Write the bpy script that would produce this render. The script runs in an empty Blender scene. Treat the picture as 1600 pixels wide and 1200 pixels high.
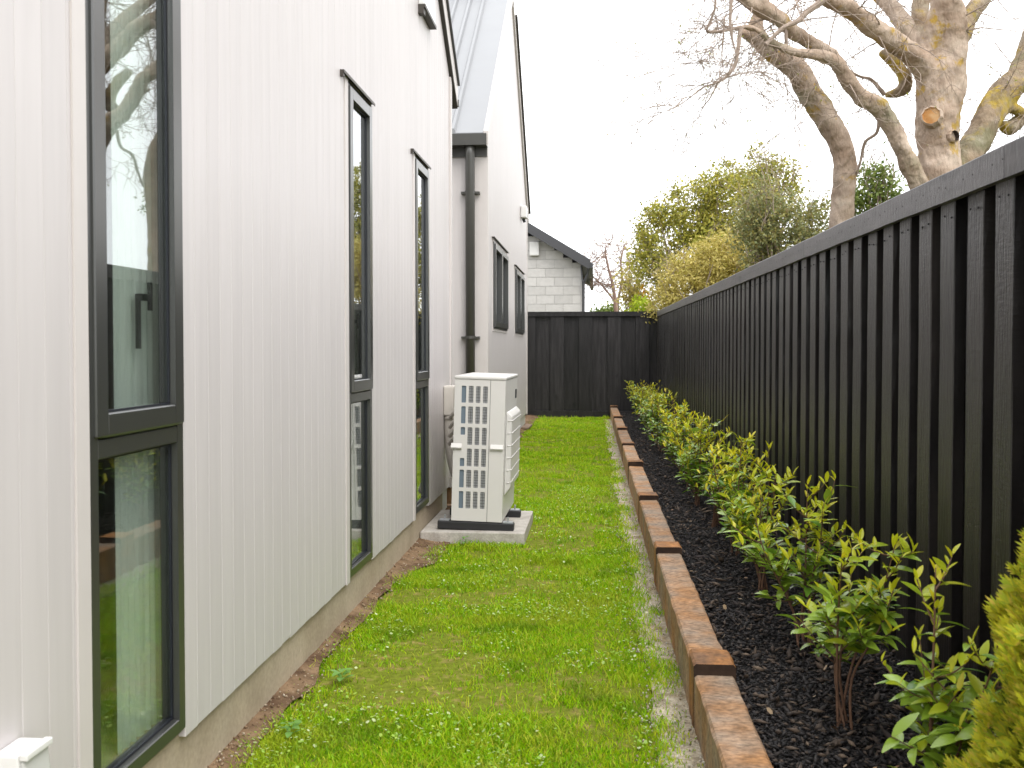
import bpy, math, random
import numpy as np
from mathutils import Vector, Matrix, noise as mnoise
R = math.radians
random.seed(7); rng = np.random.default_rng(7)
sc = bpy.context.scene
col = sc.collection

# ------------------------------------------------------------------ camera, sky, sun, exposure
CF, CH = 1500.0, 1.2
PITCH = R(1.4); YAW = math.atan(129 / 1500 * math.cos(PITCH))
PPX, PPY = 800.0, 545 + CF * math.tan(PITCH)
cam = bpy.data.cameras.new('camera'); camo = bpy.data.objects.new('camera', cam); col.objects.link(camo)
camo.location = (0, 0, CH); camo.rotation_euler = (math.pi / 2 - PITCH, 0, YAW)
cam.sensor_width = 36; cam.lens = CF / 1600 * 36; cam.shift_y = (PPY - 600) / 1600
cam.clip_start = .05; cam.clip_end = 2000
cam.dof.use_dof = True; cam.dof.focus_distance = 5.6; cam.dof.aperture_fstop = 8
sc.camera = camo
w = bpy.data.worlds.new('World'); sc.world = w; w.use_nodes = True
nt = w.node_tree; bg = nt.nodes['Background']
sky = nt.nodes.new('ShaderNodeTexSky'); sky.sky_type = 'NISHITA'; sky.sun_disc = False
SUN_EL, SUN_AZ = R(52), R(150)          # azimuth clockwise from +Y: behind the camera, to the right
sky.sun_elevation = SUN_EL; sky.sun_rotation = SUN_AZ; sky.dust_density = 4; sky.air_density = 1
hs = nt.nodes.new('ShaderNodeHueSaturation'); hs.inputs['Saturation'].default_value = .25
mx = nt.nodes.new('ShaderNodeMixRGB'); mx.inputs['Fac'].default_value = .75
mx.inputs['Color2'].default_value = (19.6, 19.8, 20.2, 1)        # the cloud sheet, even in every direction
nt.links.new(sky.outputs[0], hs.inputs['Color']); nt.links.new(hs.outputs[0], mx.inputs['Color1'])
nt.links.new(mx.outputs[0], bg.inputs['Color']); bg.inputs['Strength'].default_value = .105
sl = bpy.data.lights.new('sun', 'SUN'); sl.energy = 1.0; sl.angle = R(25); sl.color = (1, .965, .9)
so = bpy.data.objects.new('sun', sl); col.objects.link(so)
sd = Vector((math.sin(SUN_AZ) * math.cos(SUN_EL), math.cos(SUN_AZ) * math.cos(SUN_EL), math.sin(SUN_EL)))
so.rotation_euler = sd.to_track_quat('Z', 'Y').to_euler(); so.location = (0, -4, 12)
sc.view_settings.view_transform = 'Standard'; sc.view_settings.look = 'None'
sc.view_settings.exposure = .62; sc.view_settings.gamma = 1; sc.view_settings.use_curve_mapping = False
sc.render.engine = 'CYCLES'
sc.cycles.max_bounces = 8; sc.cycles.transparent_max_bounces = 16

# a point of the place seen at pixel (px, py) of the 1600 px photograph, Y metres away
_fw = Vector((-math.sin(YAW) * math.cos(PITCH), math.cos(YAW) * math.cos(PITCH), -math.sin(PITCH)))
_rt = Vector((math.cos(YAW), math.sin(YAW), 0)); _up = _rt.cross(_fw)
def at(px, py, Y):
    d = _fw + _rt * ((px - PPX) / CF) + _up * ((PPY - py) / CF)
    return Vector((0, 0, CH)) + d * (Y / d.y)

# ------------------------------------------------------------------ helpers
class MB:
    def __init__(s): s.v = []; s.f = []; s.m = []
    def add(s, vs, fs, mi=0):
        b = len(s.v); s.v.extend([tuple(p) for p in vs]); s.f.extend([tuple(i + b for i in f) for f in fs]); s.m.extend([mi] * len(fs))
    def box(s, x0, x1, y0, y1, z0, z1, mi=0):
        s.add([(x, y, z) for z in (z0, z1) for y in (y0, y1) for x in (x0, x1)],
              [(0, 2, 3, 1), (4, 5, 7, 6), (0, 1, 5, 4), (2, 6, 7, 3), (0, 4, 6, 2), (1, 3, 7, 5)], mi)
    def prism(s, ring0, ring1, mi=0, caps=True):       # two matching rings, counter-clockwise seen from ring1's end
        n = len(ring0)
        fs = [(i, (i + 1) % n, n + (i + 1) % n, n + i) for i in range(n)]
        if caps: fs += [tuple(range(n - 1, -1, -1)), tuple(range(n, 2 * n))]
        s.add(list(ring0) + list(ring1), fs, mi)
    def tube(s, pts, rad, n=10, mi=0, rough=0.0, cap=True, seed=0.0):
        pts = [Vector(p) for p in pts]; k = len(pts)
        t = (pts[1] - pts[0]).normalized(); a = t.orthogonal().normalized(); base = len(s.v)
        for i, p in enumerate(pts):
            t2 = (pts[min(i + 1, k - 1)] - pts[max(i - 1, 0)]).normalized()
            a = (a - t2 * a.dot(t2)).normalized(); b = t2.cross(a)
            for j in range(n):
                q = 2 * math.pi * j / n
                d = a * math.cos(q) + b * math.sin(q); r = rad[i]
                if rough: r *= 1 + rough * mnoise.noise(Vector((p.x * 5 + d.x * 1.2 + seed, p.y * 5 + d.y * 1.2, p.z * 5 + d.z * 1.2)))
                s.v.append(tuple(p + d * r))
        for i in range(k - 1):
            for j in range(n):
                s.f.append((base + i * n + j, base + i * n + (j + 1) % n, base + (i + 1) * n + (j + 1) % n, base + (i + 1) * n + j)); s.m.append(mi)
        if cap:
            s.f.append(tuple(base + j for j in range(n - 1, -1, -1))); s.m.append(mi)
            s.f.append(tuple(base + (k - 1) * n + j for j in range(n))); s.m.append(mi)
    def mesh(s, name, mats, smooth=False):
        me = bpy.data.meshes.new(name); me.from_pydata(s.v, [], s.f)
        for m in (mats if isinstance(mats, (list, tuple)) else [mats]): me.materials.append(m)
        if any(s.m): me.polygons.foreach_set('material_index', s.m)
        if smooth: me.polygons.foreach_set('use_smooth', [True] * len(me.polygons))
        me.update(); return me
    def build(s, name, mats, parent=None, smooth=False, loc=None, kind=None):
        o = bpy.data.objects.new(name, s.mesh(name, mats, smooth)); col.objects.link(o)
        if parent: o.parent = parent
        if loc is not None: o.location = loc
        if kind: o['kind'] = kind
        return o
def bevel(o, wd, seg=2):
    import bmesh
    bm = bmesh.new(); bm.from_mesh(o.data)
    bmesh.ops.remove_doubles(bm, verts=bm.verts, dist=1e-5)
    ed = [e for e in bm.edges if len(e.link_faces) == 2 and e.calc_face_angle(0) > .5]
    bmesh.ops.bevel(bm, geom=ed, offset=wd, segments=seg, affect='EDGES', clamp_overlap=True, profile=.6)
    bm.to_mesh(o.data); bm.free()
def tag(o, label, cat=None, group=None, kind=None):
    o['label'] = label
    if cat: o['category'] = cat
    if group: o['group'] = group
    if kind: o['kind'] = kind
    return o
def empty(name, loc=(0, 0, 0)):
    o = bpy.data.objects.new(name, None); col.objects.link(o); o.location = loc; o.empty_display_size = .1; return o
def part(name, me, parent, loc=(0, 0, 0), rot=None):
    o = bpy.data.objects.new(name, me); col.objects.link(o); o.parent = parent; o.location = loc
    if rot is not None: o.rotation_euler = rot
    return o
def catmull(pts, rad, step=6):
    P = [Vector(p) for p in pts]; out = []; rr = []
    for i in range(len(P) - 1):
        p0, p1, p2, p3 = P[max(i - 1, 0)], P[i], P[i + 1], P[min(i + 2, len(P) - 1)]
        for k in range(step):
            t = k / step
            out.append(.5 * ((2 * p1) + (p2 - p0) * t + (2 * p0 - 5 * p1 + 4 * p2 - p3) * t * t + (3 * p1 - p0 - 3 * p2 + p3) * t ** 3))
            rr.append(rad[i] * (1 - t) + rad[i + 1] * t)
    out.append(P[-1]); rr.append(rad[-1]); return out, rr
def np_mesh(name, V, F, mats, mi=None):          # V (n,3), F (m,k): k the same for every face
    me = bpy.data.meshes.new(name); n, (m, k) = len(V), F.shape
    me.vertices.add(n); me.vertices.foreach_set('co', V.astype(np.float32).ravel())
    me.loops.add(m * k); me.loops.foreach_set('vertex_index', F.astype(np.int32).ravel())
    me.polygons.add(m); me.polygons.foreach_set('loop_start', np.arange(0, m * k, k, dtype=np.int32))
    me.polygons.foreach_set('loop_total', np.full(m, k, dtype=np.int32))
    for x in (mats if isinstance(mats, (list, tuple)) else [mats]): me.materials.append(x)
    if mi is not None: me.polygons.foreach_set('material_index', mi.astype(np.int32))
    me.update(calc_edges=True); return me

# ------------------------------------------------------------------ materials
def mat(name, color, rough=.6, spec=.5, var=0.0, nscale=6.0, nstretch=(1, 1, 1), bump=0.0, bscale=60.0, bstretch=(1, 1, 1),
        c2=None, island=None, objrand=0.0, metal=0.0, trans=0.0, dist=.01, detail=6, ramp=(.35, .65), grain=0, gscale=100, gstretch=(1, 1, 1)):
    m = bpy.data.materials.new(name); m.use_nodes = True; N = m.node_tree.nodes; L = m.node_tree.links
    b = N['Principled BSDF']; b.inputs['Roughness'].default_value = rough; b.inputs['Metallic'].default_value = metal
    b.inputs['Specular IOR Level'].default_value = spec
    tc = N.new('ShaderNodeTexCoord'); oi = N.new('ShaderNodeObjectInfo')
    off = N.new('ShaderNodeVectorMath'); off.operation = 'ADD'
    sc3 = N.new('ShaderNodeVectorMath'); sc3.operation = 'SCALE'; sc3.inputs[0].default_value = (7.3, 11.1, 5.7)
    L.new(oi.outputs['Random'], sc3.inputs['Scale']); L.new(tc.outputs['Object'], off.inputs[0]); L.new(sc3.outputs[0], off.inputs[1])
    def nz(scale, stretch, det=detail):
        mp = N.new('ShaderNodeMapping'); mp.inputs['Scale'].default_value = stretch
        n = N.new('ShaderNodeTexNoise'); n.inputs['Scale'].default_value = scale; n.inputs['Detail'].default_value = det
        L.new(off.outputs[0], mp.inputs['Vector']); L.new(mp.outputs[0], n.inputs['Vector']); return n
    last = None
    rgb = N.new('ShaderNodeRGB'); rgb.outputs[0].default_value = (*color, 1); last = rgb.outputs[0]
    if c2:
        n = nz(nscale, nstretch); r = N.new('ShaderNodeMapRange'); r.inputs[1].default_value, r.inputs[2].default_value = ramp
        L.new(n.outputs['Fac'], r.inputs[0])
        x = N.new('ShaderNodeMixRGB'); L.new(r.outputs[0], x.inputs[0]); L.new(last, x.inputs[1]); x.inputs[2].default_value = (*c2, 1); last = x.outputs[0]
    if island:                                      # each leaf its own tint: a list of colours
        g = N.new('ShaderNodeNewGeometry'); cr = N.new('ShaderNodeValToRGB'); cr.color_ramp.interpolation = 'LINEAR'
        es = cr.color_ramp.elements
        while len(es) < len(island): es.new(.5)
        for i, c in enumerate(island): es[i].position = i / (len(island) - 1); es[i].color = (*c, 1)
        L.new(g.outputs['Random Per Island'], cr.inputs[0]); last = cr.outputs[0]
    if var or objrand:
        h = N.new('ShaderNodeHueSaturation'); L.new(last, h.inputs['Color'])
        acc = None
        if var:
            n = nz(nscale * 2.3, nstretch); a = N.new('ShaderNodeMapRange'); a.inputs[1].default_value = .25; a.inputs[2].default_value = .75
            a.inputs[3].default_value = 1 - var; a.inputs[4].default_value = 1 + var; L.new(n.outputs['Fac'], a.inputs[0]); acc = a.outputs[0]
        if objrand:
            a = N.new('ShaderNodeMapRange'); a.inputs[3].default_value = 1 - objrand; a.inputs[4].default_value = 1 + objrand
            L.new(oi.outputs['Random'], a.inputs[0])
            if acc:
                mm = N.new('ShaderNodeMath'); mm.operation = 'MULTIPLY'; L.new(acc, mm.inputs[0]); L.new(a.outputs[0], mm.inputs[1]); acc = mm.outputs[0]
            else: acc = a.outputs[0]
        if grain:
            n = nz(gscale, gstretch, 4); a = N.new('ShaderNodeMapRange'); a.inputs[1].default_value = .3; a.inputs[2].default_value = .7
            a.inputs[3].default_value = 1 - grain; a.inputs[4].default_value = 1 + grain; L.new(n.outputs['Fac'], a.inputs[0])
            mm = N.new('ShaderNodeMath'); mm.operation = 'MULTIPLY'; L.new(acc, mm.inputs[0]); L.new(a.outputs[0], mm.inputs[1]); acc = mm.outputs[0]
        L.new(acc, h.inputs['Value']); last = h.outputs[0]
    L.new(last, b.inputs['Base Color'])
    if bump:
        n = nz(bscale, bstretch, 8); bp = N.new('ShaderNodeBump'); bp.inputs['Strength'].default_value = bump; bp.inputs['Distance'].default_value = dist
        L.new(n.outputs['Fac'], bp.inputs['Height']); L.new(bp.outputs[0], b.inputs['Normal'])
    if trans:                                       # leaves let light through
        t = N.new('ShaderNodeBsdfTranslucent'); L.new(last, t.inputs['Color']); ms = N.new('ShaderNodeMixShader'); ms.inputs[0].default_value = trans
        L.new(b.outputs[0], ms.inputs[1]); L.new(t.outputs[0], ms.inputs[2]); L.new(ms.outputs[0], N['Material Output'].inputs['Surface'])
    m['last'] = 0
    return m
def N_of(m): return m.node_tree.nodes, m.node_tree.links, m.node_tree.nodes['Principled BSDF']

M_board = mat('painted_board', (.545, .510, .503), rough=.45, spec=.35, var=.025, nscale=2, nstretch=(1, 1, .25), objrand=.022, grain=.03, gscale=38, gstretch=(1, 1, .05), bump=.12, bscale=14, bstretch=(3, 3, .6), dist=.004)
M_trim = mat('painted_trim', (.565, .525, .505), rough=.45, spec=.3, var=.02, bump=.05, bscale=20, dist=.003)
M_frame = mat('window_metal', (.036, .037, .034), rough=.28, spec=1.0, var=.06, nscale=3)
M_gasket = mat('window_gasket', (.010, .012, .018), rough=.4)
M_gutter = mat('gutter_metal', (.06, .058, .052), rough=.35, spec=.6, var=.08)
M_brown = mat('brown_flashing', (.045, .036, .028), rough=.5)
M_found = mat('foundation_concrete', (.46, .385, .29), rough=.85, spec=.2, c2=(.38, .31, .225), nscale=3.5, var=.08, grain=.1, gscale=60, bump=.25, bscale=50, dist=.006)
M_conc = mat('pad_concrete', (.46, .43, .39), rough=.85, spec=.2, c2=(.36, .33, .29), nscale=9, var=.1, grain=.14, gscale=90, bump=.3, bscale=90, dist=.005)
M_roof = mat('roof_steel', (.25, .255, .265), rough=.45, spec=.5, var=.03, nscale=1.5)
M_shade_trim = mat('shade_and_trim_brown', (.05, .043, .038), rough=.6)  # shade under the near barge as a dark colour; also the far verge trim
M_fence = mat('black_stained_timber', (.0065, .0058, .0062), rough=.36, spec=.62, c2=(.020, .0165, .0155), nscale=4, nstretch=(1, 6, .5), var=.35, objrand=.35, bump=.55, bscale=22, bstretch=(1, 7, 1.0), dist=.006)
M_fcap = mat('black_stained_cap', (.046, .041, .045), rough=.40, spec=.9, c2=(.074, .067, .071), nscale=5, nstretch=(1, .7, 4), var=.2, objrand=.15, bump=.4, bscale=16, bstretch=(1, 5, 1.2), dist=.004)
M_sleeper = mat('treated_sleeper', (.34, .175, .075), rough=.75, spec=.25, c2=(.28, .215, .16), nscale=5, nstretch=(1, 1.3, 1), var=.3, objrand=.15, bump=.55, bscale=70, bstretch=(1, 1.6, 1), dist=.006, grain=.4, gscale=55, gstretch=(1, 1.5, 1))
M_post = mat('retaining_post_timber', (.34, .15, .045), rough=.7, spec=.25, c2=(.17, .09, .045), nscale=9, var=.2, objrand=.1, bump=.4, bscale=40, dist=.006, grain=.35, gscale=60)
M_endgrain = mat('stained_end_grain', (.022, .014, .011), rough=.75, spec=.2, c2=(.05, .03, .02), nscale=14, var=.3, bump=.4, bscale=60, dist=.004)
M_white = mat('ac_enamel', (.62, .60, .575), rough=.38, spec=.45, var=.015, nscale=3)
M_whitep = mat('white_plastic', (.70, .69, .675), rough=.35, spec=.45, var=.02)
M_duct = mat('duct_plastic', (.54, .505, .455), rough=.5, spec=.3, var=.04)
M_fin = mat('coil_fins', (.30, .305, .31), rough=.5, metal=.1, bump=.6, bscale=260, bstretch=(1, 1, .12), dist=.004)
M_blue = mat('coil_blue', (.13, .17, .21), rough=.5)
M_rubber = mat('black_rubber', (.014, .014, .016), rough=.55)
M_steel = mat('galvanised_bracket', (.5, .52, .55), rough=.4, metal=.7)
M_soil = mat('dirt', (.10, .06, .036), rough=.95, spec=.1, c2=(.24, .16, .095), nscale=9, var=.25, bump=.7, bscale=45, dist=.02)
M_lawnsoil = mat('lawn_thatch', (.15, .18, .02), rough=.95, spec=.05, c2=(.28, .21, .08), nscale=16, var=.3, bump=.6, bscale=60, dist=.02, ramp=(.52, .72))
M_field = mat('yard_grass', (.09, .11, .03), rough=.95, spec=.05, c2=(.12, .10, .05), nscale=.4, var=.2)
M_gravel = mat('pale_dust', (.42, .37, .28), rough=.95, spec=.1, c2=(.26, .20, .115), nscale=11, var=.22, grain=.3, gscale=90, bump=.8, bscale=70, dist=.015, ramp=(.45, .7))
M_pebble = mat('pebble', (.4, .36, .3), rough=.9, island=[(.22, .17, .11), (.36, .31, .23), (.5, .46, .38), (.58, .55, .49)])
M_mulchbed = mat('mulch_base', (.010, .009, .009), rough=.9, spec=.25, var=.4, nscale=30, bump=1, bscale=55, dist=.03)
M_mulch = mat('bark_chip', (.02, .018, .017), rough=.72, spec=.4, island=[(.008, .007, .008), (.015, .0135, .014), (.026, .023, .023), (.045, .039, .038), (.018, .016, .016), (.09, .065, .05)])
M_grass = mat('grass_blade', (.1, .2, .02), rough=.55, spec=.25, island=[(.10, .22, .002), (.25, .50, .003), (.37, .59, .004), (.18, .40, .003), (.45, .58, .006), (.50, .48, .05), (.29, .52, .003)], trans=.35)
Nn, Ll, Bb = N_of(M_grass); cur = Bb.inputs['Base Color'].links[0].from_socket
for sc_, cc, lo, hi, am in ((2.6, (.40, .45, .03), .52, .68, .6), (3.7, (.10, .24, .003), .54, .68, .65), (6.5, (.46, .42, .10), .60, .72, .4)):
    tcn = Nn.new('ShaderNodeTexCoord'); nn_ = Nn.new('ShaderNodeTexNoise'); nn_.inputs['Scale'].default_value = sc_; nn_.inputs['Detail'].default_value = 4
    mpn = Nn.new('ShaderNodeMapping'); mpn.inputs['Location'].default_value = (sc_ * 5, sc_, 0); Ll.new(tcn.outputs['Object'], mpn.inputs[0]); Ll.new(mpn.outputs[0], nn_.inputs['Vector'])
    rn = Nn.new('ShaderNodeMapRange'); rn.inputs[1].default_value = lo; rn.inputs[2].default_value = hi; rn.inputs[4].default_value = am; Ll.new(nn_.outputs['Fac'], rn.inputs[0])
    xn = Nn.new('ShaderNodeMixRGB'); Ll.new(rn.outputs[0], xn.inputs[0]); Ll.new(cur, xn.inputs[1]); xn.inputs[2].default_value = (*cc, 1); cur = xn.outputs[0]
Ll.new(cur, Bb.inputs['Base Color'])
for nd in list(Nn):
    if nd.type == 'BSDF_TRANSLUCENT': Ll.new(cur, nd.inputs['Color'])
M_clover = mat('clover_leaf', (.2, .36, .06), rough=.5, spec=.35, island=[(.2, .40, .03), (.32, .50, .06), (.60, .66, .40), (.26, .46, .03), (.42, .56, .1)], trans=.3)
M_weed = mat('weed_leaf', (.2, .36, .07), rough=.5, spec=.35, island=[(.14, .32, .05), (.22, .40, .1)], trans=.3)
M_leafd = mat('shrub_leaf', (.1, .2, .03), rough=.27, spec=.7, island=[(.10, .23, .025), (.20, .36, .035), (.32, .46, .05), (.14, .29, .04)], trans=.22, objrand=.15)
M_leafy = mat('shrub_young_leaf', (.4, .42, .03), rough=.3, spec=.6, island=[(.60, .60, .02), (.78, .68, .03), (.54, .60, .02), (.80, .64, .06)], trans=.4, objrand=.12)
M_leafm = mat('shrub_mid_leaf', (.2, .3, .03), rough=.28, spec=.55, island=[(.30, .42, .02), (.46, .55, .03), (.58, .58, .04)], trans=.3, objrand=.15)
M_stem = mat('shrub_stem', (.16, .085, .05), rough=.7, var=.2, nscale=20)
M_gold = mat('gold_conifer_tip', (.5, .4, .03), rough=.6, spec=.25, island=[(.52, .54, .03), (.72, .66, .05), (.36, .48, .04), (.74, .56, .10)], trans=.35)
M_cgreen = mat('conifer_inner', (.14, .17, .03), rough=.65, spec=.2, island=[(.08, .13, .012), (.16, .22, .02), (.34, .36, .03)], trans=.25)
M_cloth = mat('curtain_cloth', (.84, .86, .83), rough=.9, spec=.05, var=.04, trans=.3)
M_inner = mat('interior_paint', (.5, .49, .46), rough=.9)
M_timber = mat('timber_offcut', (.24, .13, .06), rough=.8, var=.25, nscale=12, bump=.3)
M_stone = mat('brown_slab', (.2, .14, .10), rough=.85, var=.25, nscale=9, bump=.4)
M_block = mat('concrete_block', (.50, .485, .47), rough=.9, spec=.15, var=.06, nscale=5, objrand=.08, bump=.3, bscale=60)
M_mortar = mat('mortar', (.36, .35, .34), rough=.95, var=.05)
M_dark = mat('dark_fascia', (.05, .05, .055), rough=.5, var=.05)
M_nroof = mat('dark_roof', (.07, .07, .075), rough=.5, var=.05)
M_wound = mat('cut_wood', (.52, .36, .2), rough=.8, c2=(.42, .2, .06), nscale=9, var=.15, ramp=(.4, .6))
M_hollow = mat('hollow_wood', (.05, .035, .025), rough=.9)
M_twig = mat('twig', (.30, .235, .19), rough=.8, var=.2, nscale=10)
M_fleck = mat('opening_leaf', (.3, .34, .06), rough=.6, island=[(.26, .3, .06), (.4, .42, .08), (.3, .22, .1)], trans=.4)

def bark(name, base, pale, lichen_y, amount):
    m = mat(name, base, rough=.85, spec=.2, c2=pale, nscale=3.2, nstretch=(1, 1, 1.6), var=.2, bump=.9, bscale=19, bstretch=(1, 1, .4), dist=.05)
    N, L, b = N_of(m); src = b.inputs['Base Color'].links[0].from_socket; tc = N.new('ShaderNodeTexCoord'); cur = src
    for sc_, c, lo, hi, a in ((2.1 if amount > 1 else 4.6, lichen_y, .60 - amount * .08, .66 - amount * .05, .8), (1.7, (.16, .17, .09), .55, .66, .55), (9, (.42, .38, .31), .58, .7, .4)):
        n = N.new('ShaderNodeTexNoise'); n.inputs['Scale'].default_value = sc_; n.inputs['Detail'].default_value = 7; n.inputs['Roughness'].default_value = .65
        mp = N.new('ShaderNodeMapping'); mp.inputs['Location'].default_value = (sc_ * 3, sc_ * 7, 0); L.new(tc.outputs['Object'], mp.inputs[0]); L.new(mp.outputs[0], n.inputs['Vector'])
        r = N.new('ShaderNodeMapRange'); r.inputs[1].default_value = lo; r.inputs[2].default_value = hi; r.inputs[4].default_value = a; L.new(n.outputs['Fac'], r.inputs[0])
        x = N.new('ShaderNodeMixRGB'); L.new(r.outputs[0], x.inputs[0]); L.new(cur, x.inputs[1]); x.inputs[2].default_value = (*c, 1); cur = x.outputs[0]
    L.new(cur, b.inputs['Base Color']); return m
def knots(m, scale, st, size, dark=.3):
    N, L, b = N_of(m); src = b.inputs['Base Color'].links[0].from_socket
    tc = N.new('ShaderNodeTexCoord'); oi = N.new('ShaderNodeObjectInfo'); mp = N.new('ShaderNodeMapping'); mp.inputs['Scale'].default_value = st
    cb = N.new('ShaderNodeVectorMath'); cb.operation = 'SCALE'; cb.inputs[0].default_value = (31, 17, 23); L.new(oi.outputs['Random'], cb.inputs['Scale'])
    L.new(tc.outputs['Object'], mp.inputs[0]); L.new(cb.outputs[0], mp.inputs['Location'])
    ns = N.new('ShaderNodeTexNoise'); ns.inputs['Scale'].default_value = scale * 2.2; L.new(mp.outputs[0], ns.inputs['Vector'])
    ad = N.new('ShaderNodeMixRGB'); ad.inputs[0].default_value = .09; L.new(mp.outputs[0], ad.inputs[1]); L.new(ns.outputs['Color'], ad.inputs[2])
    v = N.new('ShaderNodeTexVoronoi'); v.inputs['Scale'].default_value = scale; L.new(ad.outputs[0], v.inputs['Vector'])
    r_ = N.new('ShaderNodeMapRange'); r_.inputs[1].default_value = size; r_.inputs[2].default_value = size * 2.1; r_.inputs[3].default_value = dark; L.new(v.outputs['Distance'], r_.inputs[0])
    h = N.new('ShaderNodeMixRGB'); h.blend_type = 'MULTIPLY'; h.inputs[0].default_value = 1; L.new(src, h.inputs[1]); L.new(r_.outputs[0], h.inputs[2]); L.new(h.outputs[0], b.inputs['Base Color'])
    # saw marks across the grain on some boards
    mp2 = N.new('ShaderNodeMapping'); mp2.inputs['Scale'].default_value = (1, 2, 9) if st[2] < 1 else (1, 14, 2); L.new(tc.outputs['Object'], mp2.inputs[0]); L.new(cb.outputs[0], mp2.inputs['Location'])
    n2 = N.new('ShaderNodeTexNoise'); n2.inputs['Scale'].default_value = 16; n2.inputs['Detail'].default_value = 4; L.new(mp2.outputs[0], n2.inputs['Vector'])
    b2 = N.new('ShaderNodeBump'); b2.inputs['Distance'].default_value = .004; L.new(n2.outputs['Fac'], b2.inputs['Height'])
    st_ = N.new('ShaderNodeMapRange'); st_.inputs[1].default_value = .4; st_.inputs[2].default_value = .8; st_.inputs[4].default_value = .4; L.new(oi.outputs['Random'], st_.inputs[0]); L.new(st_.outputs[0], b2.inputs['Strength'])
    old = b.inputs['Normal'].links[0].from_socket; L.new(old, b2.inputs['Normal']); L.new(b2.outputs[0], b.inputs['Normal'])
M_fence2 = mat('black_stained_boards', (.0075, .0066, .0072), rough=.5, spec=.4, c2=(.019, .017, .018), nscale=4, nstretch=(5, 1, .5), var=.4, objrand=.45, bump=.5, bscale=22, bstretch=(7, 1, 1.0), dist=.006)
knots(M_fence2, 4.5, (1, 1, .5), .07)
knots(M_fence, 6, (1, 1, .45), .055); knots(M_fcap, 5.5, (1, .5, 1), .075, .22)
M_bark = bark('pale_bark', (.31, .225, .165), (.48, .385, .31), (.38, .24, .02), .35)
M_bark2 = bark('lichened_bark', (.23, .165, .105), (.29, .24, .18), (.40, .28, .02), 1.4)

M_glass = bpy.data.materials.new('window_glass'); M_glass.use_nodes = True
N = M_glass.node_tree.nodes; L = M_glass.node_tree.links; N.remove(N['Principled BSDF'])
ge = N.new('ShaderNodeNewGeometry'); dt = N.new('ShaderNodeVectorMath'); dt.operation = 'DOT_PRODUCT'; L.new(ge.outputs['Incoming'], dt.inputs[0]); L.new(ge.outputs['Normal'], dt.inputs[1])
def mth(op, a, b=None, clamp=False):
    n = N.new('ShaderNodeMath'); n.operation = op; n.use_clamp = clamp
    for k, v in enumerate((a, b)):
        if v is None: continue
        if isinstance(v, (int, float)): n.inputs[k].default_value = v
        else: L.new(v, n.inputs[k])
    return n.outputs[0]
co = mth('ABSOLUTE', dt.outputs['Value']); p5 = mth('POWER', mth('SUBTRACT', 1, co), 5)
mu = mth('ADD', mth('MULTIPLY', p5, 1.15), .13, True)                        # coated double glazing, seen from either side
gl = N.new('ShaderNodeBsdfGlossy'); gl.inputs['Roughness'].default_value = .012; gl.inputs['Color'].default_value = (.97, .98, 1, 1)
tr = N.new('ShaderNodeBsdfTransparent'); tr.inputs['Color'].default_value = (.88, .92, .89, 1)
ms = N.new('ShaderNodeMixShader'); L.new(mu, ms.inputs[0])
L.new(tr.outputs[0], ms.inputs[1]); L.new(gl.outputs[0], ms.inputs[2]); L.new(ms.outputs[0], N['Material Output'].inputs['Surface'])

# ------------------------------------------------------------------ ground
g = MB(); g.add([(-300, -300, -.06), (300, -300, -.06), (300, 900, -.06), (-300, 900, -.06)], [(0, 1, 2, 3)]); tag(g.build('ground', M_field, kind='structure'), 'open ground of the neighbouring yards beyond the fences')
def strip(name, m, xl, xr, y0, y1, z, ny=160, nx=10, amp=.004, seed=0, label=''):
    V = []; F = []
    for i in range(ny + 1):
        y = y0 + (y1 - y0) * (i / ny) ** 1.5
        a, b = xl(y), xr(y)
        for j in range(nx + 1):
            x = a + (b - a) * j / nx
            V.append((x, y, (z(x, y) if callable(z) else z) + amp * mnoise.noise(Vector((x * 9, y * 9, seed)))))
    for i in range(ny):
        for j in range(nx):
            k = i * (nx + 1) + j; F.append((k, k + 1, k + nx + 2, k + nx + 1))
    me = bpy.data.meshes.new(name); me.from_pydata(V, [], F); me.materials.append(m)
    me.polygons.foreach_set('use_smooth', [True] * len(F)); o = bpy.data.objects.new(name, me); col.objects.link(o); o['kind'] = 'structure'
    o['label'] = label; return o
nse = lambda y, s, f: mnoise.noise(Vector((y * f, s, 3.3)))
xs_l = lambda y: .314 - .0028 * (y - 3)                         # lawn face of the sleeper edging
strip('lawn_ground', M_lawnsoil, lambda y: -1.3, lambda y: .35, .6, 17.3, 0, label='lawn bed between house wall and sleeper edging')
dirt_r = lambda y: -.995 + .04 * nse(y, 1, 2.2) + .04 * nse(y, 9, 7) + (.11 if 4.9 < y < 5.9 else 0) * max(0, min(1, (y - 4.9) / .5))
strip('dirt_strip', M_soil, lambda y: -1.2, dirt_r, .6, 17, lambda x, y: .010 + .022 * max(0, min(1, (-.98 - x) / .12)), amp=.008, seed=5, label='bare brown soil along the foundation')
grav_l = lambda y: .205 - .003 * y + .03 * nse(y, 4, 1.7) + .025 * nse(y, 2, 8) + .02 * nse(y, 6, 26)
strip('gravel_strip', M_gravel, grav_l, lambda y: .335, .6, 16.2, .014, amp=.007, seed=8, label='pale dusty strip between lawn and sleepers')
bedz = lambda x, y: .125 + (.078 - .125) * max(0, min(1, (x - .42) / .67)) + .016 * mnoise.noise(Vector((x * 3.1, y * 3.1, 1)))
strip('garden_bed', M_mulchbed, lambda y: xs_l(y) + .08, lambda y: 1.3, .6, 17.2, bedz, amp=.01, seed=3, nx=16, label='bed of black bark mulch below the fence')

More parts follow.
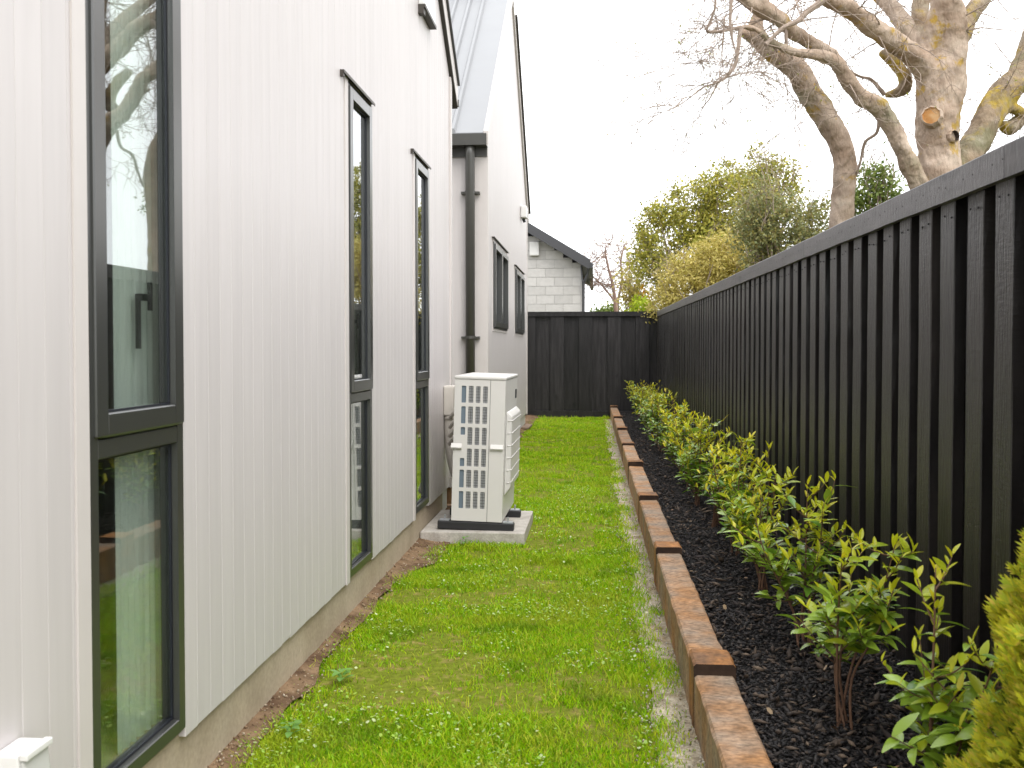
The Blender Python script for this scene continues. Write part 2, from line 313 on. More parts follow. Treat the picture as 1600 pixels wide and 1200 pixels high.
# ------------------------------------------------------------------ house (one thing, two gables)
house = tag(empty('house', (-1.06, 4, 0)), 'pale painted house clad in vertical boards with two gables and tall slim dark windows', 'house')
HB = Vector(house.location)
def hpart(mb, name, m, parent=house, kind=None, smooth=False):
    o = mb.build(name, m, None, smooth)
    if parent is house: o.parent = house; o.location = -HB
    else: o.parent = parent; o.location = (0, 0, 0)           # window parts are built in the same coordinates as their window
    if kind: o['kind'] = kind
    return o
WX = -1.06                                                    # face of the cladding
Y0, YR, Y1, EZ, SL = -1.2, 2.915, 7.03, 3.16, .75             # near gable: ends, ridge, eave height, slope
topn = lambda y: EZ + SL * (min(y, 2 * YR - y) * -1 + (2 * YR - Y0) if False else (YR - Y0) - abs(y - YR))
FY0, FYR, FY1, FSL = 9.45, 12.24, 15.03, .84
topf = lambda y: 3.28 + FSL * ((FYR - FY0) - abs(y - FYR))
BZ = .19
wins = [(1.928, 2.392, .215, 2.345), (4.07, 4.505, .20, 2.345), (5.61, 6.075, .215, 2.335)]
fwins = [(9.99, 11.52, 1.415, 2.32), (12.73, 14.21, 1.41, 2.27)]
def board_piece(mb, a, b, z0, zt, x=WX, c=.0012, t=.022):
    # chamfered long edges, slanted top
    prof = [(x - t, a), (x - c * 1.6, a), (x, a + c), (x, b - c), (x - c * 1.6, b), (x - t, b)]
    lo = [(px, py, z0) for px, py in prof]; hi = [(px, py, zt(py)) for px, py in prof]
    mb.prism(lo[::-1] if False else lo, hi)
def cladding_pieces(mb, a, b, ops, topf_, lo=BZ):
    cuts = sorted({a, b} | {q for o in ops for q in (o[0], o[1]) if a < q < b})
    for p, q in zip(cuts, cuts[1:]):
        if q - p < .004: continue
        mid = (p + q) / 2; op = [o for o in ops if o[0] < mid < o[1]]
        c = min(.0012, (q - p) / 3)
        if op:
            o = op[0]
            if o[2] > lo + .05: board_piece(mb, p, q, lo, lambda y: o[2], c=c)
            board_piece(mb, p, q, o[3], topf_, c=c)
        else: board_piece(mb, p, q, lo, topf_, c=c)
ops = [(a - .052, b + .004, 0, d + .016) for a, b, c, d in wins]
y = Y0; PITCHB = .0875
while y < Y1 - .06:
    mb = MB(); e = min(y + PITCHB, Y1 - .055); cladding_pieces(mb, y + .0003, e - .0003, ops, topn, BZ + random.uniform(-.002, .002))
    hpart(mb, 'weatherboard', M_board); y += PITCHB
mb = MB(); mb.box(WX - .02, WX + .012, Y1 - .055, Y1 + .012, BZ - .01, EZ + .02); mb.box(WX - .11, WX - .0205, Y1 - .02, Y1 + .0115, BZ - .01, EZ + .02)
hpart(mb, 'corner_board', M_trim)
mb = MB(); y = FY0 + .1; fops = [(a - .05, b + .05, c - .03, d + .03) for a, b, c, d in fwins]
while y < FY1 - .03:
    cladding_pieces(mb, y + .0005, min(y + PITCHB, FY1 - .02) - .0005, fops, topf, .19); y += PITCHB
hpart(mb, 'weatherboard_panel', M_board, kind='stuff')
mb = MB(); mb.box(WX - .02, WX + .01, FY0 - .012, FY0 + .095, .17, 3.3); mb.box(WX - .12, WX - .0205, FY0 - .014, FY0 + .02, .17, 3.3); hpart(mb, 'corner_board', M_trim)
mb = MB(); mb.box(WX - .02, WX + .01, FY1 - .02, FY1 + .03, .17, 3.3); hpart(mb, 'corner_board', M_trim)
# recess wall facing the camera: wide boards with cover battens
mb = MB()
for x0, x1 in ((-1.255, -1.182), (-1.52, -1.262), (-1.80, -1.527), (-2.1, -1.807), (-2.6, -2.107), (-3.2, -2.607)): mb.box(x0, x1, FY0, FY0 + .02, .17, 3.2)
mb.box(-4, -1.18, FY0 + .008, FY0 + .03, .17, 3.2, 1); hpart(mb, 'recess_wall', [M_board, M_gasket])
# shell behind the cladding, gable walls solid to the inside
mb = MB()
def gable_shell(mb, ya, yr, yb, tf, xi, xo, holes):
    cuts = sorted({ya, yr, yb} | {q for h in holes for q in h[:2]})
    for p, q in zip(cuts, cuts[1:]):
        mid = (p + q) / 2; op = [h for h in holes if h[0] < mid < h[1]]
        segs = [(0, None)] if not op else [(0, op[0][2]), (op[0][3], None)]
        for lo, hi in segs:
            zt = (lambda yy: tf(yy) - .004) if hi is None else (lambda yy, hi=hi: hi)
            r0 = [(xi, p, lo), (xo, p, lo), (xo, q, lo), (xi, q, lo)]; r1 = [(xi, p, zt(p)), (xo, p, zt(p)), (xo, q, zt(q)), (xi, q, zt(q))]
            mb.prism(r0, r1)
gable_shell(mb, Y0, YR, Y1 - .03, topn, -1.17, -1.084, [(a, b, c, d) for a, b, c, d in wins])
gable_shell(mb, FY0 + .04, FYR, FY1, topf, -1.17, -1.084, [(a, b, c, d) for a, b, c, d in fwins])
mb.box(-8, -1.17, Y0, Y0 + .1, 0, EZ); mb.box(-8, -1.17, Y1 - .13, Y1 - .03, 0, EZ); mb.box(-8.1, -8, Y0, Y1, 0, 6)
mb.box(-8, -1.17, FY0 + .04, FY0 + .14, 0, 3.2); mb.box(-8, -1.17, FY1 - .1, FY1, 0, 3.2); mb.box(-8.1, -8, FY0, FY1, 0, 6)
mb.box(-8, -3.2, Y1, FY0, 0, 3.0)
hpart(mb, 'inner_shell', M_inner)
mb = MB(); mb.box(-5, -1.18, Y0 + .2, Y1 - .2, .15, .2); mb.box(-5, -1.18, Y0 + .2, Y1 - .2, 2.6, 2.65); mb.box(-5.05, -5, Y0 + .2, Y1 - .2, .15, 2.65); mb.box(-5, -1.18, 3.2, 3.28, .2, 2.6); mb.box(-5, -1.18, 5.05, 5.13, .2, 2.6)
hpart(mb, 'interior_room', M_inner)
# foundations
mb = MB(); mb.box(-1.3, -1.078, Y0, 4.735, -.1, BZ + .035); mb.box(-1.3, -1.078, 4.741, Y1 - .28, -.1, BZ + .035); mb.box(-1.3, -1.083, 4.7, 4.76, -.1, BZ + .03); hpart(mb, 'foundation', M_found)
mb = MB(); mb.box(-1.3, -1.085, FY0, FY1, -.1, .21); hpart(mb, 'foundation', M_found)
# roofs, barge boards
def rake(mb, ya, yb, tf, dz0, dz1, x0, x1, mi=0):
    r0 = [(x0, ya, tf(ya) + dz0), (x1, ya, tf(ya) + dz0), (x1, ya, tf(ya) + dz1), (x0, ya, tf(ya) + dz1)]
    r1 = [(x0, yb, tf(yb) + dz0), (x1, yb, tf(yb) + dz0), (x1, yb, tf(yb) + dz1), (x0, yb, tf(yb) + dz1)]
    mb.prism(r1, r0, mi)
ln = lambda y: EZ + SL * ((YR - Y0) - abs(y - YR))
lf = lambda y: 3.28 + FSL * ((FYR - FY0) - abs(y - FYR))
for ya, yb, tf in ((Y0 - .2, YR, ln), (YR, Y1 + .20, ln)):
    mb = MB(); rake(mb, ya, yb, tf, .02, .17, WX - .02, WX + .028); hpart(mb, 'barge_board', M_trim)
    mb = MB(); rake(mb, ya, yb, tf, .001, .0195, WX - .02, WX + .026); hpart(mb, 'verge_shade_trim', M_shade_trim)  # dark strip added for the shade on the barge board's underside
    mb = MB(); rake(mb, ya, yb, tf, .171, .20, -8.2, WX + .045); hpart(mb, 'roof', M_nroof)
mb = MB(); mb.box(-8, WX + .035, Y1 + .2, Y1 + .23, 3.03, 3.08); hpart(mb, 'gutter', M_gutter)
for ya, yb, tf, cm in ((FY0 - .12, FYR, lf, M_trim), (FYR, FY1 + .12, lf, M_shade_trim)):
    mb = MB(); rake(mb, ya, yb, tf, .0, .14, WX - .02, WX + .025); hpart(mb, 'barge_board', M_trim)
    if cm is M_shade_trim:
        mb = MB(); rake(mb, ya + .3, yb, tf, .141, .17, WX - .02, WX + .055); hpart(mb, 'verge_shade_trim', M_shade_trim)
mb = MB(); rake(mb, FY0 - .14, FYR, lf, .11, .138, -8.2, WX - .021); rake(mb, FYR, FY1 + .14, lf, .11, .138, -8.2, WX - .021)
roof = hpart(mb, 'roof', M_roof)
for k in range(36):
    mb = MB(); x = -1.38 - .172 * k
    prof = lambda yy: [(x - .03, yy, lf(yy) + .139), (x + .03, yy, lf(yy) + .139), (x + .014, yy, lf(yy) + .18), (x - .014, yy, lf(yy) + .18)]
    mb.prism(prof(FYR - .02), prof(FY0 - .14)); hpart(mb, 'roof_rib', M_roof, roof)
mb = MB(); mb.box(-8, -1.37, FYR - .1, FYR + .1, lf(FYR) + .10, lf(FYR) + .2); hpart(mb, 'ridge_cap', M_gutter, roof)  # dark colour stands in for the shadow at the ridge flashing
mb = MB(); prof = [(9.30, 3.18), (9.42, 3.18), (9.42, 3.285), (9.405, 3.285), (9.405, 3.195), (9.318, 3.2), (9.318, 3.275), (9.30, 3.29)]
mb.prism([(-8, a, b) for a, b in prof], [(-1.052, a, b) for a, b in prof]); mb.box(-1.056, -1.05, 9.295, 9.425, 3.178, 3.292); hpart(mb, 'gutter', M_gutter)
mb = MB(); mb.box(-8, -1.056, 9.422, 9.449, 3.09, 3.21); hpart(mb, 'fascia', M_gutter)
mb = MB(); mb.tube([(-1.218, 9.365, 3.2), (-1.218, 9.365, 3.1), (-1.218, 9.375, 3.02), (-1.218, 9.385, .15)], [.047] * 4, 16); dp = hpart(mb, 'downpipe', M_gutter, smooth=True)
for z in (2.72, 1.3): mb = MB(); mb.tube([(-1.218, 9.385, z), (-1.218, 9.385, z + .025)], [.054] * 2, 16); mb.box(-1.31, -1.126, 9.385, 9.449, z, z + .022); hpart(mb, 'pipe_clip', M_gutter, dp)

# windows
def ring(mb, y0, y1, z0, z1, wd, x0, x1, mi=0):
    mb.box(x0, x1, y0, y0 + wd, z0, z1, mi); mb.box(x0, x1, y1 - wd, y1, z0, z1, mi)
    mb.box(x0, x1, y0 + wd, y1 - wd, z0, z0 + wd, mi); mb.box(x0, x1, y0 + wd, y1 - wd, z1 - wd, z1, mi)
def slab(mb, x, y0, y1, z0, z1): mb.box(x - .004, x, y0, y1, z0, z1)
GX = -1.093
for (a, b, c, d) in wins:
    mb = MB(); ring(mb, a, b, c, d, .036, -1.105, -1.057); mb.box(-1.105, -1.057, a + .036, b - .036, .962, 1.004)
    win = hpart(mb, 'window', M_frame); bevel(win, .0025, 1)
    mb = MB(); ring(mb, a + .019, b - .008, 1.010, d - .010, .05, -1.088, -1.050); s = hpart(mb, 'sash', M_frame, win); bevel(s, .003, 1)
    mb = MB(); mb.box(-1.0905, -1.0575, a + .004, a + .0185, 1.008, d - .004); ring(mb, a + .0692, b - .0582, 1.0602, d - .0602, .005, -1.071, -1.0655); ring(mb, a + .0365, b - .0365, c + .0365, .9615, .006, -1.0795, -1.0735)
    hpart(mb, 'gasket', M_gasket, win)
    mb = MB(); slab(mb, -1.0715, a + .055, b - .045, 1.04, d - .045); hpart(mb, 'glass_pane', M_glass, win)
    mb = MB(); slab(mb, -1.080, a + .03, b - .03, c + .03, .97); hpart(mb, 'glass_pane', M_glass, win)
    mb = MB(); hy = b - .10; mb.box(-1.122, -1.114, hy - .024, hy - .010, 1.20, 1.335); mb.box(-1.1139, -1.10, hy - .024, hy + .012, 1.318, 1.335); mb.box(-1.108, -1.10, hy + .0121, hy + .024, 1.295, 1.365); hpart(mb, 'window_handle', M_frame, win)
    mb = MB(); mb.box(-1.075, WX + .005, a - .052, a - .001, BZ - .004, d + .014); hpart(mb, 'jamb_trim', M_trim, win)
    mb = MB(); mb.box(-1.075, WX + .018, a - .115, b + .02, d + .0165, d + .020); mb.box(WX + .015, WX + .018, a - .115, b + .02, d + .008, d + .0165)
    mb.box(-1.062, WX + .0145, a - .116, a - .095, d - .006, d + .0163); hpart(mb, 'head_flashing', M_brown, win)
def curtain(y0, y1, z0, z1, x, m=M_cloth):
    V = []; n = 60
    for i in range(n + 1):
        yy = y0 + (y1 - y0) * i / n; dx = .006 * math.sin(i * .55) + .003 * math.sin(i * 1.3 + 1)
        V += [(x + dx, yy, z0), (x + dx * .7, yy, z1)]
    mb = MB(); mb.add(V, [(2 * i, 2 * i + 2, 2 * i + 3, 2 * i + 1) for i in range(n)]); return hpart(mb, 'curtain', m, smooth=True)
curtain(2.19, 2.389, .222, 2.34, -1.14); curtain(5.95, 6.07, .222, 2.33, -1.14)
for (a, b, c, d) in fwins:
    mb = MB(); ring(mb, a, b, c, d, .045, -1.165, -1.045); my = (a + b) / 2; mb.box(-1.165, -1.045, my - .03, my + .03, c + .045, d - .045)
    win = hpart(mb, 'window', M_frame)
    for p, q in ((a + .02, my - .008), (my + .008, b - .02)):
        mb = MB(); ring(mb, p, q, c + .02, d - .02, .05, -1.07, -1.03); hpart(mb, 'sash', M_frame, win)
        mb = MB(); slab(mb, GX, p + .02, q - .02, c + .05, d - .05); hpart(mb, 'glass_pane', M_glass, win)
    mb = MB(); mb.box(-1.075, WX + .03, a - .1, b + .05, d + .032, d + .04); hpart(mb, 'head_flashing', M_brown, win)
    mb = MB(); ring(mb, a - .05, b + .05, c - .03, d + .03, .0295, -1.075, WX + .006); hpart(mb, 'jamb_trim', M_trim, win)

# fittings on the wall
t = tag(empty('vent_cowl', (WX, 5.95, 3.25)), 'white vent cowl with brown underside high on the near gable wall', 'vent')
mb = MB(); mb.prism([(0, -.2, .02), (.04, -.2, .02), (.04, .2, .02), (0, .2, .02)], [(0, -.19, .37), (.03, -.19, .37), (.03, .19, .37), (0, .19, .37)]); bevel(mb.build('hood', M_whitep, t), .008)
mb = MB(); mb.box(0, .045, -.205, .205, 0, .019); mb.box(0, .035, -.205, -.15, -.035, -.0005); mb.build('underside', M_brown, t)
t = tag(empty('outdoor_socket', (WX, 1.635, .44)), 'white weatherproof socket box low on the wall, beside the nearest window', 'power socket')
mb = MB(); mb.box(.001, .05, -.04, .04, -.085, .043); bevel(mb.build('housing', M_whitep, t), .006)
mb = MB(); mb.prism([(.0505, -.038, -.08), (.072, -.038, -.08), (.072, .038, -.08), (.0505, .038, -.08)], [(.0505, -.038, .03), (.058, -.038, .03), (.058, .038, .03), (.0505, .038, .03)]); bevel(mb.build('cover_flap', mat('grey_flap', (.5, .5, .48), rough=.25), t), .004)
mb = MB(); mb.box(.0505, .066, -.041, .041, .032, .045); bevel(mb.build('hood', M_whitep, t), .003)
t = tag(empty('security_sensor', (WX, 13.85, 3.16)), 'small white box fixed under the far gable verge', 'sensor')
mb = MB(); mb.box(.002, .09, -.1, .1, -.08, .09); bevel(mb.build('housing', M_whitep, t), .015)
mb = MB(); mb.tube([(.03, .05, -.08), (.05, .05, -.13)], [.025, .02], 10); mb.build('lens', M_gasket, t)

# ------------------------------------------------------------------ concrete pad, heat pump, pipe cover
pd = MB(); pd.box(-1.072, -.425, 5.835, 6.66, -.03, .07); pad = tag(pd.build('concrete_pad', M_conc), 'square grey concrete pad on the lawn under the heat pump', 'pad'); bevel(pad, .006)
ac = tag(empty('heat_pump', (-.733, 5.915, .07)), 'cream outdoor heat pump unit standing on black rails beside the house', 'heat pump')
ac.rotation_euler = (0, R(1.7), R(-.6))
AW, AL, AZ0, AZ1 = .318, .79, .055, .938
x0, x1 = -AW / 2, AW / 2; z0, z1 = AZ0, AZ1; HZ = z1 - z0
us = [(.137, .227), (.275, .371), (.419, .509), (.56, .653)]; vs = [(.045, .165), (.19, .312), (.337, .462), (.487, .614), (.638, .765), (.79, .912)]
holes = []
for ui, (a, b) in enumerate(us):
    for vi, (p, q) in enumerate(vs):
        if ui == 0 and vi == 2: q = p + .055
        if ui == 0 and vi == 3: p = q - .058
        holes.append((x0 + a * AW, x0 + b * AW, z1 - q * HZ, z1 - p * HZ, ui))
mb = MB()
xc = sorted({x0, x1} | {h[i] for h in holes for i in (0, 1)}); zc = sorted({z0, z1} | {h[i] for h in holes for i in (2, 3)})
for i in range(len(xc) - 1):
    for j in range(len(zc) - 1):
        cx, cz = (xc[i] + xc[i + 1]) / 2, (zc[j] + zc[j + 1]) / 2
        if not any(h[0] < cx < h[1] and h[2] < cz < h[3] for h in holes):
            mb.add([(xc[i], 0, zc[j]), (xc[i + 1], 0, zc[j]), (xc[i + 1], 0, zc[j + 1]), (xc[i], 0, zc[j + 1])], [(0, 1, 2, 3)])
for a, b, p, q, ui in holes:
    D = .008; e = .006
    o_ = [(a, p), (b, p), (b, q), (a, q)]
    for k in range(4):
        (ax, az), (bx, bz) = o_[k], o_[(k + 1) % 4]; mb.add([(ax, 0, az), (bx, 0, bz), (bx, D, bz), (ax, D, az)], [(3, 2, 1, 0)])
    for cx_, cz_, sx, sz in ((a, p, 1, 1), (b, p, -1, 1), (b, q, -1, -1), (a, q, 1, -1)):   # rounded slot corners
        mb.add([(cx_, .0005, cz_), (cx_ + sx * e, .0005, cz_), (cx_ + sx * e * .3, .0005, cz_ + sz * e * .3), (cx_, .0005, cz_ + sz * e)], [(0, 1, 2, 3)])
mb.add([(x0, .0, z0), (x0, .0, z1), (x0, AL, z1), (x0, AL, z0)], [(0, 1, 2, 3)]); mb.add([(x1, 0, z0), (x1, AL, z0), (x1, AL, z1), (x1, 0, z1)], [(0, 1, 2, 3)])
mb.add([(x0, AL, z0), (x0, AL, z1), (x1, AL, z1), (x1, AL, z0)], [(0, 1, 2, 3)]); mb.add([(x0, 0, z0), (x0, AL, z0), (x1, AL, z0), (x1, 0, z0)], [(0, 1, 2, 3)])
body = mb.build('casing', M_white, ac)
mb = MB(); mb.box(x0 - .004, x1 + .004, -.005, AL + .004, z1 + .0005, z1 + .022); lid = mb.build('lid', M_white, ac); bevel(lid, .008)
mb = MB(); sx = x0 + .705 * AW; mb.box(sx - .0012, sx + .0012, -.0012, .004, z0, z1); mb.build('panel_seam', M_gutter, ac)
mb = MB()
for a, b, p, q, ui in holes:
    if ui == 0: mb.add([(a, .0078, p), (b, .0078, p), (b, .0078, q), (a, .0078, q)], [(0, 1, 2, 3)], 1)
    else:
        mb.add([(a, .0078, p), (b, .0078, p), (b, .0078, q), (a, .0078, q)], [(0, 1, 2, 3)], 0)
        n = max(2, int((q - p) / .0155))
        for k in range(1, n): zz = p + (q - p) * k / n; mb.box(a, b, .003, .006, zz - .0008, zz + .0008, 2)
        mx_ = (a + b) / 2; mb.box(mx_ - .0007, mx_ + .0007, .0062, .0076, p, q, 2)
mb.build('coil_grille', [M_fin, M_blue, M_dark], ac)
for a, b in ((-.04, .17), (.735, .985)):
    mb = MB(); ax, bx = x0 + a * AW, x0 + b * AW; zt = z1 - .452 * HZ; zb = z1 - .49 * HZ
    mb.prism([(ax, .002, zb), (ax, -.012, zb), (ax, -.016, zb + .008), (ax, -.001, zt)], [(bx, .002, zb), (bx, -.012, zb), (bx, -.016, zb + .008), (bx, -.001, zt)])
    mb.build('carry_handle', M_white, ac)
# fan guard on the lawn side
mb = MB(); g0, g1, gz0, gz1 = .09, .76, z0 + .15, z0 + .685; d0 = .036
mb.prism([(x1, g0, gz0), (x1 + d0, g0 + .03, gz0 + .05), (x1 + d0, g0 + .03, gz1 - .035), (x1, g0, gz1)][::-1], [(x1, g1, gz0), (x1 + d0, g1 - .03, gz0 + .05), (x1 + d0, g1 - .03, gz1 - .035), (x1, g1, gz1)][::-1])
fg = mb.build('fan_guard', M_white, ac); bevel(fg, .012)
mb = MB()
for k in range(6):
    zz = gz0 + .085 + k * .078; mb.tube([(x1 + .012, g0 + .006, zz), (x1 + d0, g0 + .034, zz), (x1 + d0, g1 - .034, zz), (x1 + .012, g1 - .006, zz)], [.0035] * 4, 6)
o = mb.build('guard_rib', M_white, fg, smooth=True)
mb = MB(); mb.box(x1 + .001, x1 + .006, g1 - .12, g1 - .05, z1 - .14, z1 - .08); mb.build('badge_recess', M_dark, ac)
for yy in (.02, .50):
    mb = MB(); mb.box(x0 - .085, x1 + .075, yy - .03, yy + .045, .001, .05); bevel(mb.build('rubber_foot', M_rubber, ac), .006)
    for sx_ in (x0 - .045, x1 + .035):
        mb = MB(); mb.box(sx_ - .03, sx_ + .03, yy - .015, yy + .035, .0505, .056); mb.tube([(sx_, yy + .01, .056), (sx_, yy + .01, .085)], [.006] * 2, 6)
        mb.build('foot_bracket', M_steel, ac)
mb = MB()
for zz in (.55, .6, .66, .72): mb.tube([(x0, .30, zz), (x0 - .05, .34, zz - .01), (x0 - .085, .37, zz - .06)], [.012] * 3, 8)
mb.build('valve_pipe', M_duct, ac, smooth=True)
t = tag(empty('pipe_cover', (WX, 6.75, .75)), 'cream pipe cover with curved duct on the wall behind the heat pump', 'pipe cover')
mb = MB(); mb.box(.001, .075, -.075, .06, -.02, .19); bevel(mb.build('cover_box', M_duct, t), .012)
pts, rr = catmull([(.04, -.02, -.02), (.042, -.015, -.16), (.055, 0, -.33), (.09, .03, -.48), (.13, .06, -.58)], [.042, .042, .041, .04, .038]); mb = MB(); mb.tube(pts, rr, 12); mb.build('duct', M_duct, t, smooth=True)
mb = MB(); mb.tube([(.04, -.02, -.05), (.04, -.02, -.02)], [.047] * 2, 14); mb.build('collar', M_duct, t, smooth=True)
# loose things along the foundation
t = MB(); t.box(-.11, .11, -.03, .03, 0, .2); o = tag(t.build('timber_offcut', M_timber, loc=(-1.0, 7.05, .05)), 'brown timber offcut standing at the house corner behind the heat pump', 'timber'); o.rotation_euler = (R(-4), 0, R(8)); bevel(o, .004)
for i, (x, y, z, sx, sy, sz, rz, lb) in enumerate(((-1.03, 12.6, .045, .045, .25, .05, 3, 'thick brown slab lying at the foot of the far gable wall'), (-1.0, 14.2, .03, .05, .2, .03, -6, 'thin reddish brown slab tilted near the far house corner'), (-.96, 11.6, .012, .04, .16, .02, 12, 'small flat grey brown slab on the lawn edge before the far gable'))):
    t = MB(); t.box(-sx, sx, -sy, sy, 0, sz); o = tag(t.build('stone_slab', M_stone, loc=(x, y, z)), lb, 'stone slab', 'brown slabs along the far gable wall'); o.rotation_euler = (R(3), R(5), R(rz)); bevel(o, .008)

# ------------------------------------------------------------------ retaining edge of sleepers
edge = tag(empty('sleeper_edging', (.37, 3, 0)), 'low rusty brown sleeper edging with stepped posts between lawn and mulch bed', 'garden edging')
EB = Vector(edge.location)
joints = [1.28, 3.09, 4.88, 6.58, 8.48, 10.2, 12.15, 14.2, 16.75]
def rough_beam(mb, pa, pb, wdt, hgt, n, j, em=0):
    # cross-section corners with small chamfers, jittered along the length
    c = .008; prof = [(0, 0), (wdt, 0), (wdt, hgt - c), (wdt - c, hgt), (c, hgt), (0, hgt - c)]
    k = len(prof); base = len(mb.v); a, b = Vector(pa), Vector(pb)
    for i in range(n + 1):
        p = a.lerp(b, i / n)
        for (u, v) in prof:
            mb.v.append((p.x + u + random.gauss(0, j), p.y, p.z + v + (random.gauss(0, j) if v > 0 else 0)))
    for i in range(n):
        for q in range(k): mb.f.append((base + i * k + q, base + i * k + (q + 1) % k, base + (i + 1) * k + (q + 1) % k, base + (i + 1) * k + q)); mb.m.append(0)
    mb.f.append(tuple(base + q for q in range(k))); mb.m.append(em); mb.f.append(tuple(base + n * k + q for q in range(k - 1, -1, -1))); mb.m.append(0)
for a, b in zip(joints, joints[1:]):
    mb = MB(); dz = random.uniform(-.004, .006)
    rough_beam(mb, (xs_l(a) , a + .077, -.08), (xs_l(b) , b - .077, -.08), .122, .262 + dz, 22, .0013)
    o = mb.build('sleeper', M_sleeper, edge); o.location = -EB
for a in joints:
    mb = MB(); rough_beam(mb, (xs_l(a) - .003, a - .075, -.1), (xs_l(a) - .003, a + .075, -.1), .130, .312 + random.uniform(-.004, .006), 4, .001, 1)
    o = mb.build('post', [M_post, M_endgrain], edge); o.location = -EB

# ------------------------------------------------------------------ fences
FX = 1.09; ftop = lambda y: 1.735 + .0076 * (y - 2.5)
fence = tag(empty('side_fence', (FX, 3, 0)), 'tall black stained board fence running the length of the mulch bed', 'fence'); FB = Vector(fence.location)
def plank(n=7, w_=.12, t_=.02, h=1.0, j=.0012):
    mb = MB(); base = 0; c = .0025; prof = [(0, c), (c, 0), (w_, 0) if False else (t_ - c, 0), (t_, c), (t_, w_ - c), (t_ - c, w_), (c, w_), (0, w_ - c)]
    k = len(prof)
    for i in range(n + 1):
        for u, v in prof: mb.v.append((u + random.gauss(0, j * .4), v + random.gauss(0, j), h * i / n))
    for i in range(n):
        for q in range(k): mb.f.append((i * k + q, (i + 1) * k + q, (i + 1) * k + (q + 1) % k, i * k + (q + 1) % k)); mb.m.append(0)
    mb.f.append(tuple(range(k))); mb.m.append(0); mb.f.append(tuple(n * k + q for q in range(k - 1, -1, -1))); mb.m.append(0)
    return mb.mesh('paling', M_fence)
front = [plank(w_=.118, t_=.036) for _ in range(6)]; rear = [plank(w_=.15) for _ in range(4)]
P = .206; y = 2.615 - P * 8
while y < 16.85:
    yy = y + random.uniform(-.004, .004)
    o = part('paling', random.choice(front), fence, Vector((FX + random.uniform(-.002, .002), yy, .02)) - FB); o.scale.z = ftop(yy) - .05
    o = part('paling', random.choice(rear), fence, Vector((FX + .0375, yy + .118 - .03, .02)) - FB); o.scale.z = ftop(yy) - .05
    y += P
ys = [.6, 2.632, 5.05, 7.45, 9.85, 12.25, 14.65, 16.88]
for a, b in zip(ys, ys[1:]):
    n = 14; mb = MB(); X0 = FX - .021; X1 = FX - .0025
    for i in range(n + 1):
        q = a + .0015 + (b - a - .003) * i / n; zt = ftop(q) + random.gauss(0, .0007); zb = zt - .09
        mb.v += [(X0, q, zb + .002), (X1, q, zb), (X1, q, zt), (X0 + .002, q, zt), (X0, q, zt - .003)]
    for i in range(n):
        for k in range(5): mb.f.append((i * 5 + k, i * 5 + (k + 1) % 5, i * 5 + 5 + (k + 1) % 5, i * 5 + 5 + k)); mb.m.append(0)
    mb.f += [tuple(range(4, -1, -1)), tuple(n * 5 + k for k in range(5))]; mb.m += [0, 0]
    o = mb.build('cap_board', M_fcap, fence); o.location = -FB
    mb = MB(); mb.prism([(FX - .001, a, ftop(a) - .03), (FX + .075, a, ftop(a) - .03), (FX + .075, a, ftop(a) - .004), (FX - .001, a, ftop(a) - .004)][::-1], [(FX - .001, b, ftop(b) - .03), (FX + .075, b, ftop(b) - .03), (FX + .075, b, ftop(b) - .004), (FX - .001, b, ftop(b) - .004)][::-1])
    o = mb.build('top_rail', M_fence, fence); o.location = -FB
mb = MB(); y = 2.615 - P * 8
while y < 12:
    for dy in (.028, .088):
        for zz in (ftop(y) - .035 - random.uniform(0, .012), ftop(y) - .125 - random.uniform(0, .015)):
            xf = FX - .0215 if zz > ftop(y) - .09 else FX - .0045; q = y + dy + random.uniform(-.006, .006); mb.prism([(xf + .004, q + .0035 * math.cos(a), zz + .0035 * math.sin(a)) for a in (0, 1.05, 2.09, 3.14, 4.19, 5.24)], [(xf, q + .003 * math.cos(a), zz + .003 * math.sin(a)) for a in (0, 1.05, 2.09, 3.14, 4.19, 5.24)])
    y += P
o = mb.build('nail_heads', M_rubber, fence, kind='stuff'); o.location = -FB
mb = MB(); mb.box(FX - .012, FX + .03, .6, 16.85, -.06, .065); o = mb.build('kickboard', M_fence, fence); o.location = -FB
BY = 16.92; back = tag(empty('back_fence', (0, BY, 0)), 'black stained board fence closing the far end of the lawn', 'fence'); BB = Vector(back.location)
edges = [-1.62, -1.40, -1.24, -1.034, -.784, -.531, -.282, -.034, .22, .467, .713, .959, 1.13]
for i, (a, b) in enumerate(zip(edges, edges[1:])):
    o = part('paling', front[i % 6], back, Vector((a + (-.015 if i % 2 else .008), BY + (0 if i % 2 == 0 else .045), .07)) - BB, (0, 0, R(90)))
    # board faces -Y: width runs along +X
    o.rotation_euler = (0, 0, 0); mb = MB(); wv = (b - a) + (-.016 if i % 2 == 0 else .03)
    mb.box(0, wv, 0, .02, 0, 1.765); me = mb.mesh('paling', M_fence2); o.data = me; 
mb = MB(); mb.box(-1.7, 1.066, BY - .024, BY - .004, 1.772, 1.853); o = mb.build('cap_board', M_fence2, back); o.location = -BB
mb = MB(); mb.box(-1.7, 1.066, BY - .004, BY + .06, 1.80, 1.849); o = mb.build('top_rail', M_fence2, back); o.location = -BB
mb = MB(); mb.box(-1.7, 1.066, BY - .014, BY + .04, -.05, .105); o = mb.build('kickboard', M_fence2, back); o.location = -BB

